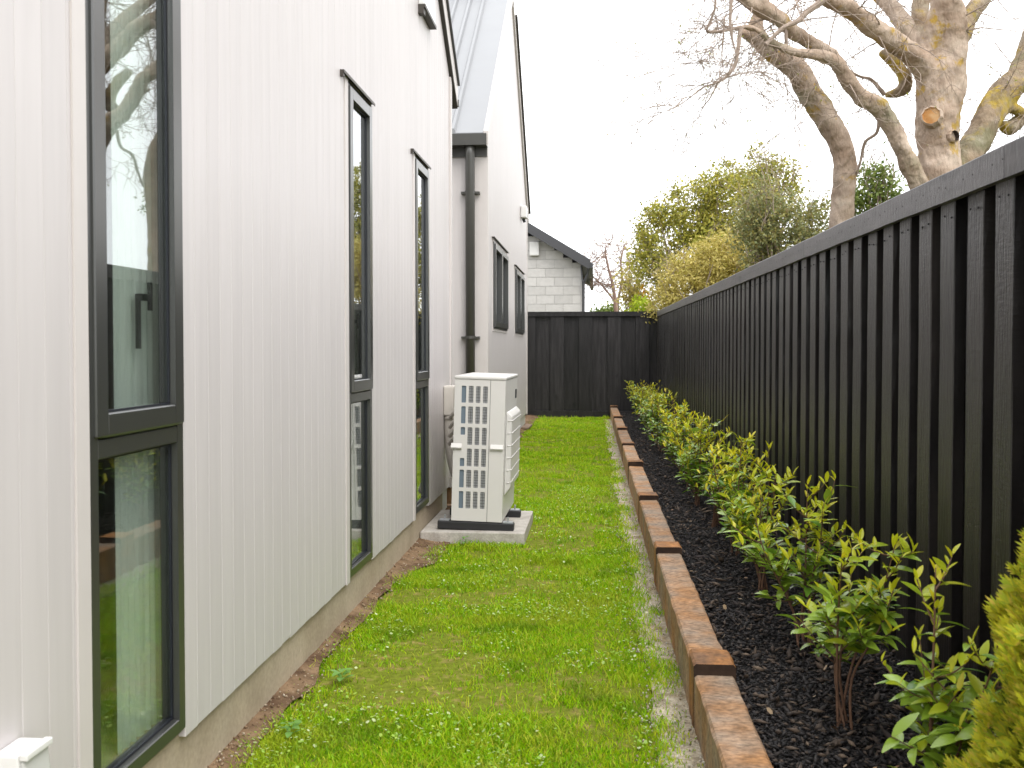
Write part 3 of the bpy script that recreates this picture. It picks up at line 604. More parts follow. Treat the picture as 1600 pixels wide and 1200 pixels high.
# ------------------------------------------------------------------ neighbouring house behind the back fence
nb = tag(empty('neighbour_house', (-.3, 21.5, 0)), 'grey concrete block house with dark gable verge behind the back fence', 'house'); NB = Vector(nb.location)
def npart(mb, name, m, parent=nb, kind=None):
    o = mb.build(name, m); o.parent = parent; o.location = -NB if parent is nb else (0, 0, 0); return o
NY = 21.5; nz_ = lambda x: 3.06 + .605 * (-.30 - x)
mb = MB(); mb.prism([(-7.6, NY + .012, 0), (-.31, NY + .012, 0), (-.31, NY + 8, 0), (-7.6, NY + 8, 0)], [(-7.6, NY + .012, 3.0), (-.31, NY + .012, 3.0), (-.31, NY + 8, 3.0), (-7.6, NY + 8, 3.0)])
mb.prism([(-7.6, NY + .012, 3.0), (-.31, NY + .012, 3.0), (-3.95, NY + .012, 5.2)][::1], [(-7.6, NY + 8, 3.0), (-.31, NY + 8, 3.0), (-3.95, NY + 8, 5.2)]); wall = npart(mb, 'wall', M_mortar)
row = 0; z = 1.4
while z < 4.4:
    x = -.30 - (0 if row % 2 else .2)
    if row % 2 == 0 and z + .03 < nz_(-.4):
        mb = MB(); mb.box(-.5 + .004, -.30, NY, NY + .02, z + .004, min(z + .196, nz_(-.4))); npart(mb, 'block', M_block, wall)
    while x > -2.3:
        a, b = x - .4 + .004, x - .004; zt = min(z + .196, nz_((a + b) / 2) + .05)
        if zt > z + .03:
            mb = MB(); mb.box(a, b, NY - random.uniform(0, .002), NY + .02, z + .004, zt); npart(mb, 'block', M_block, wall)
        x -= .4
    z += .2; row += 1
mb = MB(); ra = lambda x, d: nz_(x) + d
mb.prism([(-.12, NY - .28, ra(-.12, 0)), (-3.95, NY - .28, ra(-3.95, 0)), (-3.95, NY - .28, ra(-3.95, .22)), (-.12, NY - .28, ra(-.12, .22))], [(-.12, NY - .255, ra(-.12, 0)), (-3.95, NY - .255, ra(-3.95, 0)), (-3.95, NY - .255, ra(-3.95, .22)), (-.12, NY - .255, ra(-.12, .22))])
npart(mb, 'barge_board', M_dark)
mb = MB(); mb.prism([(-.1, NY - .254, ra(-.1, .15)), (-3.95, NY - .254, ra(-3.95, .15)), (-3.95, NY - .254, ra(-3.95, .23)), (-.1, NY - .254, ra(-.1, .23))], [(-.1, NY + 8.3, ra(-.1, .15)), (-3.95, NY + 8.3, ra(-3.95, .15)), (-3.95, NY + 8.3, ra(-3.95, .23)), (-.1, NY + 8.3, ra(-.1, .23))])
mb.prism([(-3.95, NY - .254, ra(-3.95, .15)), (-7.9, NY - .254, ra(-.1, .15)), (-7.9, NY - .254, ra(-.1, .23)), (-3.95, NY - .254, ra(-3.95, .23))], [(-3.95, NY + 8.3, ra(-3.95, .15)), (-7.9, NY + 8.3, ra(-.1, .15)), (-7.9, NY + 8.3, ra(-.1, .23)), (-3.95, NY + 8.3, ra(-3.95, .23))])
npart(mb, 'roof', M_nroof)
mb = MB(); mb.prism([(-.30, NY - .25, 3.04), (-.13, NY - .25, 3.0), (-.13, NY - .25, 3.1), (-.30, NY - .25, 3.2)], [(-.30, NY + 3, 3.04), (-.13, NY + 3, 3.0), (-.13, NY + 3, 3.1), (-.30, NY + 3, 3.2)]); npart(mb, 'soffit', M_dark)
mb = MB(); mb.box(-.13, -.04, NY - .25, NY + 8, 2.98, 3.1); npart(mb, 'gutter', M_dark)
mb = MB(); mb.tube([(-.12, NY - .1, 3.02), (-.16, NY - .06, 2.85), (-.25, NY - .04, 2.65), (-.25, NY - .04, 0)], [.035] * 4, 8); npart(mb, 'downpipe', M_dark)
mb = MB(); mb.tube([(-.30, NY - .02, 3.05), (-.27, NY - .1, 2.7), (-.26, NY - .05, 2.45)], [.02] * 3, 6); npart(mb, 'eave_bracket', M_dark)
mb = MB(); mb.box(-1.45, -1.235, NY - .09, NY - .003, 3.275, 3.59); o = tag(mb.build('meter_box', M_whitep, loc=(0, 0, 0)), 'white vent box high on the grey block gable wall', 'vent box'); bevel(o, .025)

# ------------------------------------------------------------------ grass, clover, mulch, pebbles
_nx = rng.random((64, 64))
def fld(x, y, f, ox=0):                       # smooth value noise
    u, v = (x * f + ox) % 63, (y * f + ox * 1.7) % 63; i, j = u.astype(int), v.astype(int); s, t_ = u - i, v - j; s = s * s * (3 - 2 * s); t_ = t_ * t_ * (3 - 2 * t_)
    return (_nx[i, j] * (1 - s) + _nx[i + 1, j] * s) * (1 - t_) + (_nx[i, j + 1] * (1 - s) + _nx[i + 1, j + 1] * s) * t_
vn = np.vectorize(lambda y: dirt_r(y)); vg = np.vectorize(lambda y: grav_l(y))
def blades(n, x_lo, x_hi, ylo, yhi, hl, hh, wl, wh, pw, keep):
    y = ylo + (yhi - ylo) * rng.random(n) ** pw; x = x_lo + (x_hi - x_lo) * rng.random(n)
    k = keep(x, y); x, y = x[k], y[k]; n = len(x)
    h = (hl + (hh - hl) * rng.random(n) ** 1.6) * (.55 + .9 * fld(x, y, 2.7, 11)); wd = wl + (wh - wl) * rng.random(n); a = rng.random(n) * 2 * np.pi; ln_ = h * (.25 + 1.0 * rng.random(n)); la = rng.random(n) * 2 * np.pi; z0 = np.where(x > vg(y) - .01, .015, 0)
    dx, dy = np.cos(a) * wd / 2, np.sin(a) * wd / 2; lx, ly = np.cos(la) * ln_, np.sin(la) * ln_; z = z0; h = h + z0
    V = np.stack([np.stack([x - dx, y - dy, z], 1), np.stack([x + dx, y + dy, z], 1),
                  np.stack([x + dx * .8 + lx * .35, y + dy * .8 + ly * .35, z + (h - z) * .62], 1), np.stack([x - dx * .8 + lx * .35, y - dy * .8 + ly * .35, z + (h - z) * .62], 1),
                  np.stack([x + lx, y + ly, h], 1), np.stack([x + lx + dx * .1, y + ly + dy * .1, h], 1)], 1).reshape(-1, 3)
    b = np.arange(n)[:, None] * 6
    F = np.concatenate([b + np.array([0, 1, 2, 3]), b + np.array([3, 2, 5, 4])], 0)
    return V, F
vn = np.vectorize(lambda y: dirt_r(y)); vg = np.vectorize(lambda y: grav_l(y))
def keep(x, y):
    th = fld(x, y, 3.1) * .6 + fld(x, y, 9, 17) * .4
    k = rng.random(len(x)) < np.clip((th - .25) * 2.9, .05, 1)
    L_ = vn(y) - .03 + .065 * rng.standard_normal(len(x)) - .012 - .1 * (rng.random(len(x)) < .03); G_ = vg(y) + .05 * rng.standard_normal(len(x)) + .018 + (.05 * (fld(x, y, 2.3, 40) > .8)) + .2 * (rng.random(len(x)) < .008)
    k &= (x > L_) & (x < G_)
    k &= ~((x > -1.1) & (x < -.425 + .02 * rng.random(len(x))) & (y > 5.825) & (y < 6.67))
    pr = np.clip((x + .43) / .12, 0, 1); k &= ~((x < -.31) & (y > 5.8) & (y < 6.5) & (rng.random(len(x)) > .25))
    return k
sets = [blades(190000, -1.08, .33, 2.2, 5.5, .006, .030, .0025, .005, 1.25, keep), blades(90000, -1.08, .33, 5.3, 10.2, .010, .032, .0045, .007, 1.2, keep), blades(46000, -1.08, .33, 10, 16.9, .012, .036, .007, .011, 1.0, keep)]
Vs = []; Fs = []; o_ = 0
for V, F in sets: Vs.append(V); Fs.append(F + o_); o_ += len(V)
o = bpy.data.objects.new('grass', np_mesh('grass', np.concatenate(Vs), np.concatenate(Fs), M_grass)); col.objects.link(o); tag(o, 'short bright green lawn between house and sleeper edging', kind='stuff')
def discs(n, x_lo, x_hi, ylo, yhi, pw, rl, rh, zl, zh, keepf, m, name, tilt=.35, k=5):
    y = ylo + (yhi - ylo) * rng.random(n) ** pw; x = x_lo + (x_hi - x_lo) * rng.random(n); q = keepf(x, y); x, y = x[q], y[q]; n = len(x)
    r = rl + (rh - rl) * rng.random(n); z = zl + (zh - zl) * rng.random(n); tx, ty = tilt * rng.standard_normal(n), tilt * rng.standard_normal(n)
    V = np.zeros((n, k, 3)); ph = rng.random(n) * 6.28
    for i in range(k):
        a = ph + 2 * np.pi * i / k; cx, cy = np.cos(a) * r, np.sin(a) * r * .85
        V[:, i] = np.stack([x + cx, y + cy, z + tx * cx + ty * cy], 1)
    return np_mesh(name, V.reshape(-1, 3), np.arange(n)[:, None] * k + np.arange(k), m)
kc = lambda x, y: keep(x, y) & ((fld(x, y, 4.2, 31) * .7 + fld(x, y, 13, 5) * .3) > .42)
o = bpy.data.objects.new('clover', discs(15000, -1.05, .25, 2.2, 8.5, 1.25, .0025, .007, .012, .027, kc, M_clover, 'clover')); col.objects.link(o); tag(o, 'small pale clover leaves scattered through the near lawn', kind='stuff')
def chips(n, xlo, xhi, ylo, yhi, pw, sl_, sh_, zf, keepf, m, name, flat=.35, elong=2.2):
    y = ylo + (yhi - ylo) * rng.random(n) ** pw; x = xlo + (xhi - xlo) * rng.random(n); q = keepf(x, y); x, y = x[q], y[q]; n = len(x)
    s = sl_ + (sh_ - sl_) * rng.random(n) ** 2; z = np.array([zf(a, b) for a, b in zip(x, y)]) + rng.random(n) * s * .8
    M = rng.standard_normal((n, 3, 3)); M, _ = np.linalg.qr(M); e = 1 + (elong - 1) * rng.random(n)
    base = np.array([(1, 0, 0), (-1, 0, 0), (0, 1, 0), (0, -1, 0), (0, 0, 1), (0, 0, -1)], float)
    sc_ = np.stack([s * e, s * .7, s * flat * 1.3], 1) * .5
    up = M[:, 2, 2:3]; T = base[None] * sc_[:, None, :] * (.75 + .5 * rng.random((n, 6, 1)))
    tl = rng.standard_normal((n, 3)) * .35; yaw = rng.random(n) * 6.28
    Rz = np.zeros((n, 3, 3)); Rz[:, 0, 0] = np.cos(yaw); Rz[:, 0, 1] = -np.sin(yaw); Rz[:, 1, 0] = np.sin(yaw); Rz[:, 1, 1] = np.cos(yaw); Rz[:, 2, 2] = 1
    Rt = np.tile(np.eye(3), (n, 1, 1)); Rt[:, 2, 0] = tl[:, 0]; Rt[:, 2, 1] = tl[:, 1]; Rt[:, 0, 2] = -tl[:, 0]; Rt[:, 1, 2] = -tl[:, 1]
    V = np.einsum('nij,nkj->nki', Rz @ Rt, T) + np.stack([x, y, z], 1)[:, None, :]
    tri = np.array([(0, 2, 4), (2, 1, 4), (1, 3, 4), (3, 0, 4), (2, 0, 5), (1, 2, 5), (3, 1, 5), (0, 3, 5)])
    return np_mesh(name, V.reshape(-1, 3), (np.arange(n)[:, None, None] * 6 + tri[None]).reshape(-1, 3), m)
inbed = lambda x, y: (x > .425 - .0028 * (y - 3)) & (x < 1.2)
o = bpy.data.objects.new('mulch', chips(80000, .4, 1.15, 1.9, 16.6, 2.1, .005, .020, lambda a, b: bedz(a, b) + .002, inbed, M_mulch, 'mulch')); col.objects.link(o); tag(o, 'black shredded bark mulch covering the planted bed', kind='stuff')
o = bpy.data.objects.new('pebbles', chips(7000, .05, .33, 2.3, 9, 1.5, .003, .011, lambda a, b: .012, lambda x, y: x > vg(y) - .02 + .03 * rng.standard_normal(len(x)), M_pebble, 'pebbles', .7, 1.3)); col.objects.link(o); tag(o, 'pale grit and pebbles along the sleeper edging', kind='stuff')
M_clod = mat('clod', (.2, .13, .08), rough=.95, island=[(.11, .065, .035), (.2, .125, .07), (.3, .22, .14), (.42, .36, .28)])
o = bpy.data.objects.new('soil_clods', chips(2600, -1.08, -.84, 2.3, 6.0, 1.3, .002, .013, lambda a, b: .010 + .022 * max(0, min(1, (-.98 - a) / .12)), lambda x, y: x < vn(y) + .02, M_clod, 'soil_clods', .7, 1.5)); col.objects.link(o); tag(o, 'crumbs of soil and mortar along the foundation', kind='stuff')
M_coarse = mat('coarse_bark', (.06, .04, .03), rough=.8, island=[(.02, .016, .015), (.05, .036, .028), (.10, .068, .046), (.03, .022, .02), (.16, .115, .08)])
o = bpy.data.objects.new('coarse_mulch', chips(2600, .4, 1.12, 1.9, 12, 1.9, .012, .036, lambda a, b: bedz(a, b) + .008, inbed, M_coarse, 'coarse_mulch', .3, 2.6)); col.objects.link(o); tag(o, 'coarser brownish bark pieces lying on the black mulch', kind='stuff')
M_litter = mat('dry_leaf', (.35, .2, .1), rough=.7, island=[(.22, .12, .06), (.32, .22, .12), (.36, .28, .2), (.16, .09, .05)])
o = bpy.data.objects.new('leaf_litter', discs(45, .45, 1.05, 2.2, 7, 1.5, .004, .011, .125, .15, lambda x, y: x > 0, M_litter, 'leaf_litter', .5, 6)); col.objects.link(o); tag(o, 'dry fallen leaf scraps on the black mulch', kind='stuff')

# ------------------------------------------------------------------ plants in the bed
def leaf_mesh(name, m, L_=.062, W_=.024, fold=.25, droop=.3):
    mb = MB(); n = 5; rows = []
    for i in range(n + 1):
        t_ = i / n; wv = W_ / 2 * (math.sin(math.pi * min(1, t_ * .94 + .03)) ** .8) * (1 - .15 * t_); xx = L_ * t_; zz = -droop * L_ * t_ * t_
        rows.append(((xx, -wv, zz + fold * wv), (xx, 0, zz), (xx, wv, zz + fold * wv)))
    for r in rows: mb.v += list(r)
    for i in range(n):
        for j in (0, 1): k = i * 3 + j; mb.f.append((k, k + 3, k + 4, k + 1)); mb.m.append(0)
    return mb.mesh(name, m, smooth=True)
LM = {'d': [leaf_mesh('leaf', M_leafd, .074, .031, .25, .35), leaf_mesh('leaf', M_leafd, .066, .028, .4, .55), leaf_mesh('leaf', M_leafd, .078, .03, .15, .2)],
      'm': [leaf_mesh('leaf', M_leafm, .068, .028, .3, .3), leaf_mesh('leaf', M_leafm, .06, .025, .4, .15)],
      'y': [leaf_mesh('leaf', M_leafy, .05, .016, .45, .05), leaf_mesh('leaf', M_leafy, .042, .013, .5, .12), leaf_mesh('leaf', M_leafy, .058, .02, .35, .2)]}
LMn = {k: [np.array([v.co[:] for v in me.vertices]) for me in ms_] for k, ms_ in LM.items()}
LF = np.array([p.vertices[:] for p in LM['d'][0].polygons])
def shrub(i, x, y, H, spread, nleaf, label, single, lean=(0, 0), nst=6, bare=.0):
    rs = random.Random(100 + i)
    r = tag(empty('shrub', (x, y, bedz(x, y) - .005)), label, 'shrub', 'young shrubs planted along the black fence')
    mb = MB(); tips = []; paths = []
    for s in range(nst):
        a = rs.uniform(0, 6.28) if s else rs.uniform(0, 6.28); rad = spread * (rs.uniform(.35, 1) if s else .15); hh = H * (rs.uniform(.62, 1.0) if s else 1.0)
        if rs.random() < .2: hh *= .7
        p = [(rs.uniform(-.03, .03), rs.uniform(-.03, .03), -.02), (math.cos(a) * rad * .3, math.sin(a) * rad * .3, hh * .35), (math.cos(a) * rad * .8 + lean[0] * .6, math.sin(a) * rad * .8 + lean[1] * .6, hh * .72), (math.cos(a) * rad + lean[0], math.sin(a) * rad + lean[1], hh)]
        pts, rr = catmull(p, [.0045, .004, .0028, .0014], 5); mb.tube(pts, rr, 5); paths.append((pts, 1.0, hh))
        for k in range(rs.randint(5, 7)):
            t_ = rs.uniform(.28 + bare * .3, .95); q = pts[int(t_ * (len(pts) - 1))]; b = rs.uniform(0, 6.28); ln_ = spread * rs.uniform(.35, .85) * (1.15 - .5 * t_)
            e = q + Vector((math.cos(b) * ln_, math.sin(b) * ln_, ln_ * rs.uniform(.35, 1.1)))
            p2, r2 = catmull([q, q.lerp(e, .5) + Vector((0, 0, -.01)), e], [.003, .002, .0012], 4); mb.tube(p2, r2, 4); paths.append((p2, .6, hh))
    mb.build('stem', M_stem, r, smooth=True)
    tot = sum(p[1] for p in paths); out = {'d': [], 'm': [], 'y': []}
    for pts, wgt, hh in paths:
        n = max(3, int(nleaf * wgt / tot)); lo = (.3 + bare * .35) if wgt == 1.0 else .15
        for k in range(n):
            t_ = lo + (1 - lo) * (k + rs.random()) / n; f = t_ * (len(pts) - 1); j = min(int(f), len(pts) - 2); p = pts[j].lerp(pts[j + 1], f - j)
            d = (pts[j + 1] - pts[j]).normalized(); hz = p.z / H
            young = (t_ > .8 and hz > .45 and rs.random() < .85) or (hz > .6 and rs.random() < .45)
            key = 'y' if young else ('m' if (hz > .62 and rs.random() < .6) or rs.random() < .22 else 'd')
            az = k * 2.4 + rs.uniform(-.5, .5); el = rs.uniform(.75, 1.25) if young and t_ > .9 else (rs.uniform(-.15, .7) if not young else rs.uniform(.3, 1.0))
            dr = Vector((math.cos(az) * math.cos(el), math.sin(az) * math.cos(el), math.sin(el))); dr = (dr + d * .35).normalized()
            up = Vector((0, 0, 1)); side = up.cross(dr)
            if side.length < .1: side = Vector((1, 0, 0))
            side.normalize(); nn = dr.cross(side); roll = rs.gauss(0, .35); s2 = side * math.cos(roll) + nn * math.sin(roll); n2 = dr.cross(s2)
            sc_ = rs.uniform(.6, 1.08); out[key].append((p, dr, s2, n2, sc_, rs.randrange(len(LM[key]))))
    if single:
        pool = [(key, q) for key, ls in out.items() for q in ls]; rs.shuffle(pool); rest = pool[300:]
        for key, q in pool[:300]:
            for p, dr, s2, n2, sc_, vi in (q,):
                o = bpy.data.objects.new('leaf', LM[key][vi]); col.objects.link(o); o.parent = r
                M_ = Matrix((dr, s2, n2)).transposed(); o.matrix_local = Matrix.Translation(p) @ M_.to_4x4() @ Matrix.Scale(sc_, 4)
        out = {k: [q for kk, q in rest if kk == k] for k in 'dmy'}
    if True:
        for key, mt in (('d', M_leafd), ('m', M_leafm), ('y', M_leafy)):
            ls = out[key]; V = []
            if not ls: continue
            for p, dr, s2, n2, sc_, vi in ls:
                V.append(LMn[key][vi] @ (np.array([dr[:], s2[:], n2[:]]) * sc_) + np.array(p[:]))
            n = len(V); F = (np.arange(n)[:, None, None] * len(V[0]) + LF[None]).reshape(-1, 4)
            me = np_mesh('leaves', np.concatenate(V), F, mt); me.polygons.foreach_set('use_smooth', [True] * len(me.polygons))
            o = bpy.data.objects.new({'d': 'dark_leaves', 'm': 'mid_green_leaves', 'y': 'young_leaves'}[key], me); col.objects.link(o); o.parent = r; o['kind'] = 'stuff'
    return r
ordn = ['third', 'fourth', 'fifth', 'sixth', 'seventh', 'eighth', 'ninth', 'tenth', 'eleventh', 'twelfth', 'thirteenth', 'fourteenth', 'fifteenth', 'sixteenth', 'seventeenth']
shrub(0, .765, 2.25, .60, .20, 480, 'leggy young shrub with large leaves right against the golden conifer', True, nst=6)
shrub(1, .715, 2.83, .66, .18, 430, 'young shrub with bare brown stem showing, second from the golden conifer', True, (.04, -.02), nst=5, bare=.5)
shrub(2, .765, 3.58, .60, .19, 470, 'bushy young shrub, third from the golden conifer, with yellow tips', True, (.0, 0), nst=7)
shrub(3, .76, 4.4, .57, .18, 470, 'upright young shrub, fourth from the golden conifer, leaves down to the mulch', True, nst=7)
ypos = [5.15, 5.95, 6.75, 7.6, 8.45, 9.3, 10.2, 11.1, 12.0, 12.9, 13.8, 14.7, 15.6]
for k, yy in enumerate(ypos):
    lab = f'yellow tipped young shrub, {ordn[k + 2]} from the golden conifer along the fence' if k < len(ypos) - 1 else 'last young shrub of the row, in the corner by the back fence'
    shrub(4 + k, .735 + random.uniform(-.03, .03), yy, random.uniform(.55, .64), .195 + .004 * k, 580 - 14 * k, lab, False, nst=8)
# golden conifer
cf = tag(empty('golden_conifer', (.975, 1.74, .09)), 'golden yellow conifer with feathery foliage at the near end of the bed', 'conifer')
CHh = 1.2
crad = lambda z: .35 * max(0.02, (1 - (z / CHh)) ** .7) * (.82 + .18 * min(1, z / .12))
mb = MB(); mb.tube([(0, 0, -.05), (0, 0, .4), (0, 0, .9)], [.022, .015, .004], 8); mb.build('trunk', M_stem, cf, smooth=True)
def sprays(n, inner):
    V = []; F = []
    for i in range(n):
        z = CHh * (1 - random.random() ** .62) * .98; a = random.uniform(0, 6.28); lump = 1 + .36 * mnoise.noise(Vector((math.cos(a) * 2.5, math.sin(a) * 2.5, z * 7)))
        if not inner and mnoise.noise(Vector((math.cos(a) * 4.5, math.sin(a) * 4.5, z * 12))) < -.18: continue
        rr = crad(z) * lump * (random.uniform(.45, .85) if inner else random.uniform(.84, 1.04))
        p = Vector((math.cos(a) * rr, math.sin(a) * rr, z)); out = Vector((math.cos(a), math.sin(a), random.uniform(.5, 1.4))).normalized()
        tang = Vector((-math.sin(a), math.cos(a), 0)) * math.cos(q := random.uniform(-1.2, 1.2)) + Vector((0, 0, 1)) * math.sin(q); tang = (tang - out * tang.dot(out)).normalized(); nn = out.cross(tang)
        S = random.uniform(.018, .034) * (1.25 if inner else 1)
        for k in range(7):
            an = (k - 3) * .33; d = (out * math.cos(an) + tang * math.sin(an)); ln_ = S * (1.0 - .08 * abs(k - 3)); st = p + out * S * .16 * (3 - abs(k - 3)) / 3
            wv = d.cross(nn) * S * .12; b = len(V)
            V += [tuple(st), tuple(st + d * ln_ * .5 + wv + nn * random.gauss(0, S * .05)), tuple(st + d * ln_), tuple(st + d * ln_ * .5 - wv + nn * random.gauss(0, S * .05))]; F.append((b, b + 1, b + 2, b + 3))
    return V, F
for nm, n, inner, mt in (('inner_foliage', 5600, True, M_cgreen), ('golden_foliage', 12500, False, M_gold)):
    V, F = sprays(n, inner); me = np_mesh(nm, np.array(V), np.array(F), mt); o = bpy.data.objects.new(nm, me); col.objects.link(o); o.parent = cf; o['kind'] = 'stuff'
# broad-leaved weeds by the foundation
for (x, y, lb) in ((-.90, 3.35, 'round leaved pale green weed in the soil, middle of the three by the wall'), (-.93, 2.86, 'small pale green weed nearest the camera at the foundation'), (-.79, 5.78, 'tuft of green weed at the front edge of the concrete pad'), ):
    t = tag(empty('weed', (x, y, .015)), lb, 'weed', 'weeds along the foundation')
    for k in range(9):
        a = k * 2.4; me = leaf_mesh('leaf', M_weed, .045, .03, .2, .3) if k == 0 else me
        o = part('leaf', me, t, (math.cos(a) * .006, math.sin(a) * .006, .004 * k), (0, -random.uniform(.2, .8), a)); o.scale = [random.uniform(.55, 1)] * 3

# ------------------------------------------------------------------ big bare tree beyond the fence
def limb(mb, path, Y, dY=0.0, n=14, rough=.22, mi=0, seed=0, step=6):
    P3 = []; rr = []
    for i, (px, py, wp) in enumerate(path):
        yy = Y + dY * i / (len(path) - 1); P3.append(at(px, py, yy)); rr.append(wp / 2 * yy / CF)
    pts, r2 = catmull(P3, rr, step); mb.tube(pts, r2, n, mi, rough, True, seed); return pts, r2
def twig(mb, p, d, ln_, r, depth, rs, leaves, droop=.12, rmin=.0023):
    pts = [p]; rr = [r]; n = 6; d = d.normalized()
    for i in range(n):
        d = (d + Vector((rs.gauss(0, .16), rs.gauss(0, .16), rs.gauss(0, .14) - droop * (1 - 2 * i / n)))).normalized(); p = p + d * (ln_ / n); pts.append(p); rr.append(max(rmin, r * (1 - .8 * (i + 1) / n)))
    mb.tube(pts, rr, 4, cap=False)
    if depth > 0:
        for k in range(rs.randint(2, 5)):
            i = rs.randint(1, n); q = pts[i]; dd = (pts[i] - pts[i - 1]).normalized(); sd_ = Vector((rs.gauss(0, 1), rs.gauss(0, 1), rs.gauss(0, .8))).normalized()
            twig(mb, q, dd * .7 + sd_ * .8, ln_ * rs.uniform(.35, .65), rr[i] * .75, depth - 1, rs, leaves, droop, rmin)
    else:
        for k in range(2):
            if rs.random() < .10: leaves.append(pts[rs.randint(3, n)])
def leaf_cloud(pts, smin, smax, m, name, parent, jitter=.0, up=.3):
    P = np.array(pts, float); n = len(P)
    if jitter: P = P + rng.standard_normal(P.shape) * jitter
    s = smin + (smax - smin) * rng.random(n); A = rng.standard_normal((n, 3)); A[:, 2] -= up; A /= np.linalg.norm(A, axis=1)[:, None]
    B = rng.standard_normal((n, 3)); B -= A * (A * B).sum(1)[:, None]; B /= np.linalg.norm(B, axis=1)[:, None]; C_ = np.cross(A, B)
    V = np.stack([P, P + A * s[:, None] * .5 + B * s[:, None] * .24 + C_ * s[:, None] * .08, P + A * s[:, None], P + A * s[:, None] * .5 - B * s[:, None] * .24 + C_ * s[:, None] * .08], 1).reshape(-1, 3)
    o = bpy.data.objects.new(name, np_mesh(name, V, np.arange(n)[:, None] * 4 + np.array([0, 1, 2, 3]), m)); col.objects.link(o)
    if parent is not None: o.parent = parent; o.location = -Vector(parent.location)
    o['kind'] = 'stuff'; return o
TY = 9.6
base = at(1470, 330, TY); T1 = tag(empty('bare_tree', (base.x, base.y, -.05)), 'large pale bare tree forking above the fence, with two sawn limb scars', 'tree'); T1B = Vector(T1.location)
bark_tex = bpy.data.textures.new('bark_relief', 'CLOUDS'); bark_tex.noise_scale = .11; bark_tex.noise_depth = 3
def tp(mb, name, m, T, vox=0, **k):
    o = mb.build(name, m, T, **k); o.location = -Vector(T.location)
    if vox:
        md = o.modifiers.new('weld', 'REMESH'); md.mode = 'VOXEL'; md.voxel_size = vox; md.use_smooth_shade = True
        md = o.modifiers.new('ease', 'SMOOTH'); md.factor = .5; md.iterations = 3
        md = o.modifiers.new('relief', 'DISPLACE'); md.texture = bark_tex; md.strength = .035; md.mid_level = .5; md.texture_coords = 'LOCAL'
    return o
mb = MB(); ends = []
limb(mb, [(1478, 760, 95), (1474, 560, 78), (1471, 400, 68), (1470, 300, 63), (1467, 240, 60), (1466, 195, 62), (1469, 150, 68), (1472, 118, 70), (1476, 90, 52), (1478, 72, 36)], TY, n=20, rough=.14)
e1 = limb(mb, [(1474, 150, 40), (1482, 105, 47), (1488, 68, 43), (1486, 30, 43), (1478, 0, 42), (1470, -60, 38), (1478, -130, 30), (1465, -210, 22)], TY, -.3, n=16, rough=.16)
e2 = limb(mb, [(1462, 150, 34), (1447, 105, 36), (1452, 72, 34), (1462, 40, 34), (1472, 8, 30)], TY, -.15, rough=.16)
e3 = limb(mb, [(1462, 135, 24), (1440, 102, 34), (1412, 75, 31), (1382, 55, 31), (1350, 31, 28), (1322, 12, 26), (1285, -4, 22), (1230, -35, 18), (1160, -60, 12)], TY, -.9)
e4 = limb(mb, [(1448, 95, 20), (1428, 64, 25), (1412, 38, 27), (1392, 10, 24), (1370, -12, 22), (1320, -50, 16), (1270, -110, 9)], TY - .05, .5)
tp(mb, 'trunk', M_bark, T1, vox=.02, smooth=True)
mb = MB(); e5 = limb(mb, [(1452, 130, 30), (1440, 80, 30), (1437, 30, 26), (1440, -20, 24), (1425, -110, 16), (1400, -190, 9)], TY + .35, .6)
e6 = limb(mb, [(1488, 110, 22), (1503, 55, 27), (1520, 18, 26), (1545, -15, 24), (1600, -80, 17), (1640, -170, 10)], TY + .3, .6)
e7 = limb(mb, [(1462, 330, 40), (1505, 255, 42), (1530, 213, 42), (1546, 180, 44), (1568, 148, 44), (1590, 124, 40), (1605, 95, 38), (1622, 40, 34), (1660, -40, 26), (1700, -140, 14)], TY + .1, .9)
e8 = limb(mb, [(1565, 195, 14), (1578, 200, 22), (1592, 190, 20), (1610, 176, 15), (1650, 160, 10)], TY + .5, .2)
e8b = limb(mb, [(1572, 165, 16), (1590, 172, 16), (1608, 185, 11), (1640, 190, 7)], TY + .45, .2)
e9 = limb(mb, [(1376, 80, 11), (1385, 88, 15), (1402, 102, 19), (1414, 122, 22), (1412, 138, 20), (1395, 146, 14), (1382, 148, 8)], TY + .5, .1, n=10)
tp(mb, 'lichened_limb', M_bark2, T1, vox=.018, smooth=True)
mb = MB(); e10 = limb(mb, [(1462, 420, 34), (1446, 320, 30), (1432, 282, 28), (1414, 242, 27), (1392, 197, 27), (1374, 168, 29), (1346, 151, 25), (1322, 120, 23), (1303, 95, 20), (1272, 87, 17), (1236, 80, 14), (1205, 66, 12), (1180, 46, 9), (1157, 42, 7)], TY - .2, -.9)
e11 = limb(mb, [(1328, 125, 16), (1300, 88, 19), (1272, 70, 20), (1246, 54, 21), (1214, 27, 24), (1184, 10, 27), (1160, -8, 26), (1110, -50, 18), (1060, -120, 10)], TY - .5, -.6)
tp(mb, 'limb', M_bark, T1, vox=.016, smooth=True)
mb = MB(); tw = []; leaves = []; rs = random.Random(5)
e12 = limb(mb, [(1158, 42, 6), (1132, 48, 4.5), (1105, 49, 4.5), (1112, 28, 4), (1118, 5, 4), (1114, -40, 3)], TY - 1.1, -.2, n=6, rough=0)
e13 = limb(mb, [(1157, 42, 6.5), (1153, 78, 6.5), (1149, 98, 5.5), (1139, 116, 5), (1121, 129, 3.5), (1098, 137, 2.6), (1072, 157, 2), (1046, 172, 1.4), (1015, 178, 1)], TY - 1.1, -.2, n=6, rough=0)
e14 = limb(mb, [(1122, 128, 3), (1110, 152, 2.2), (1097, 170, 1.7), (1091, 186, 1.3)], TY - 1.15, .1, n=5, rough=0)
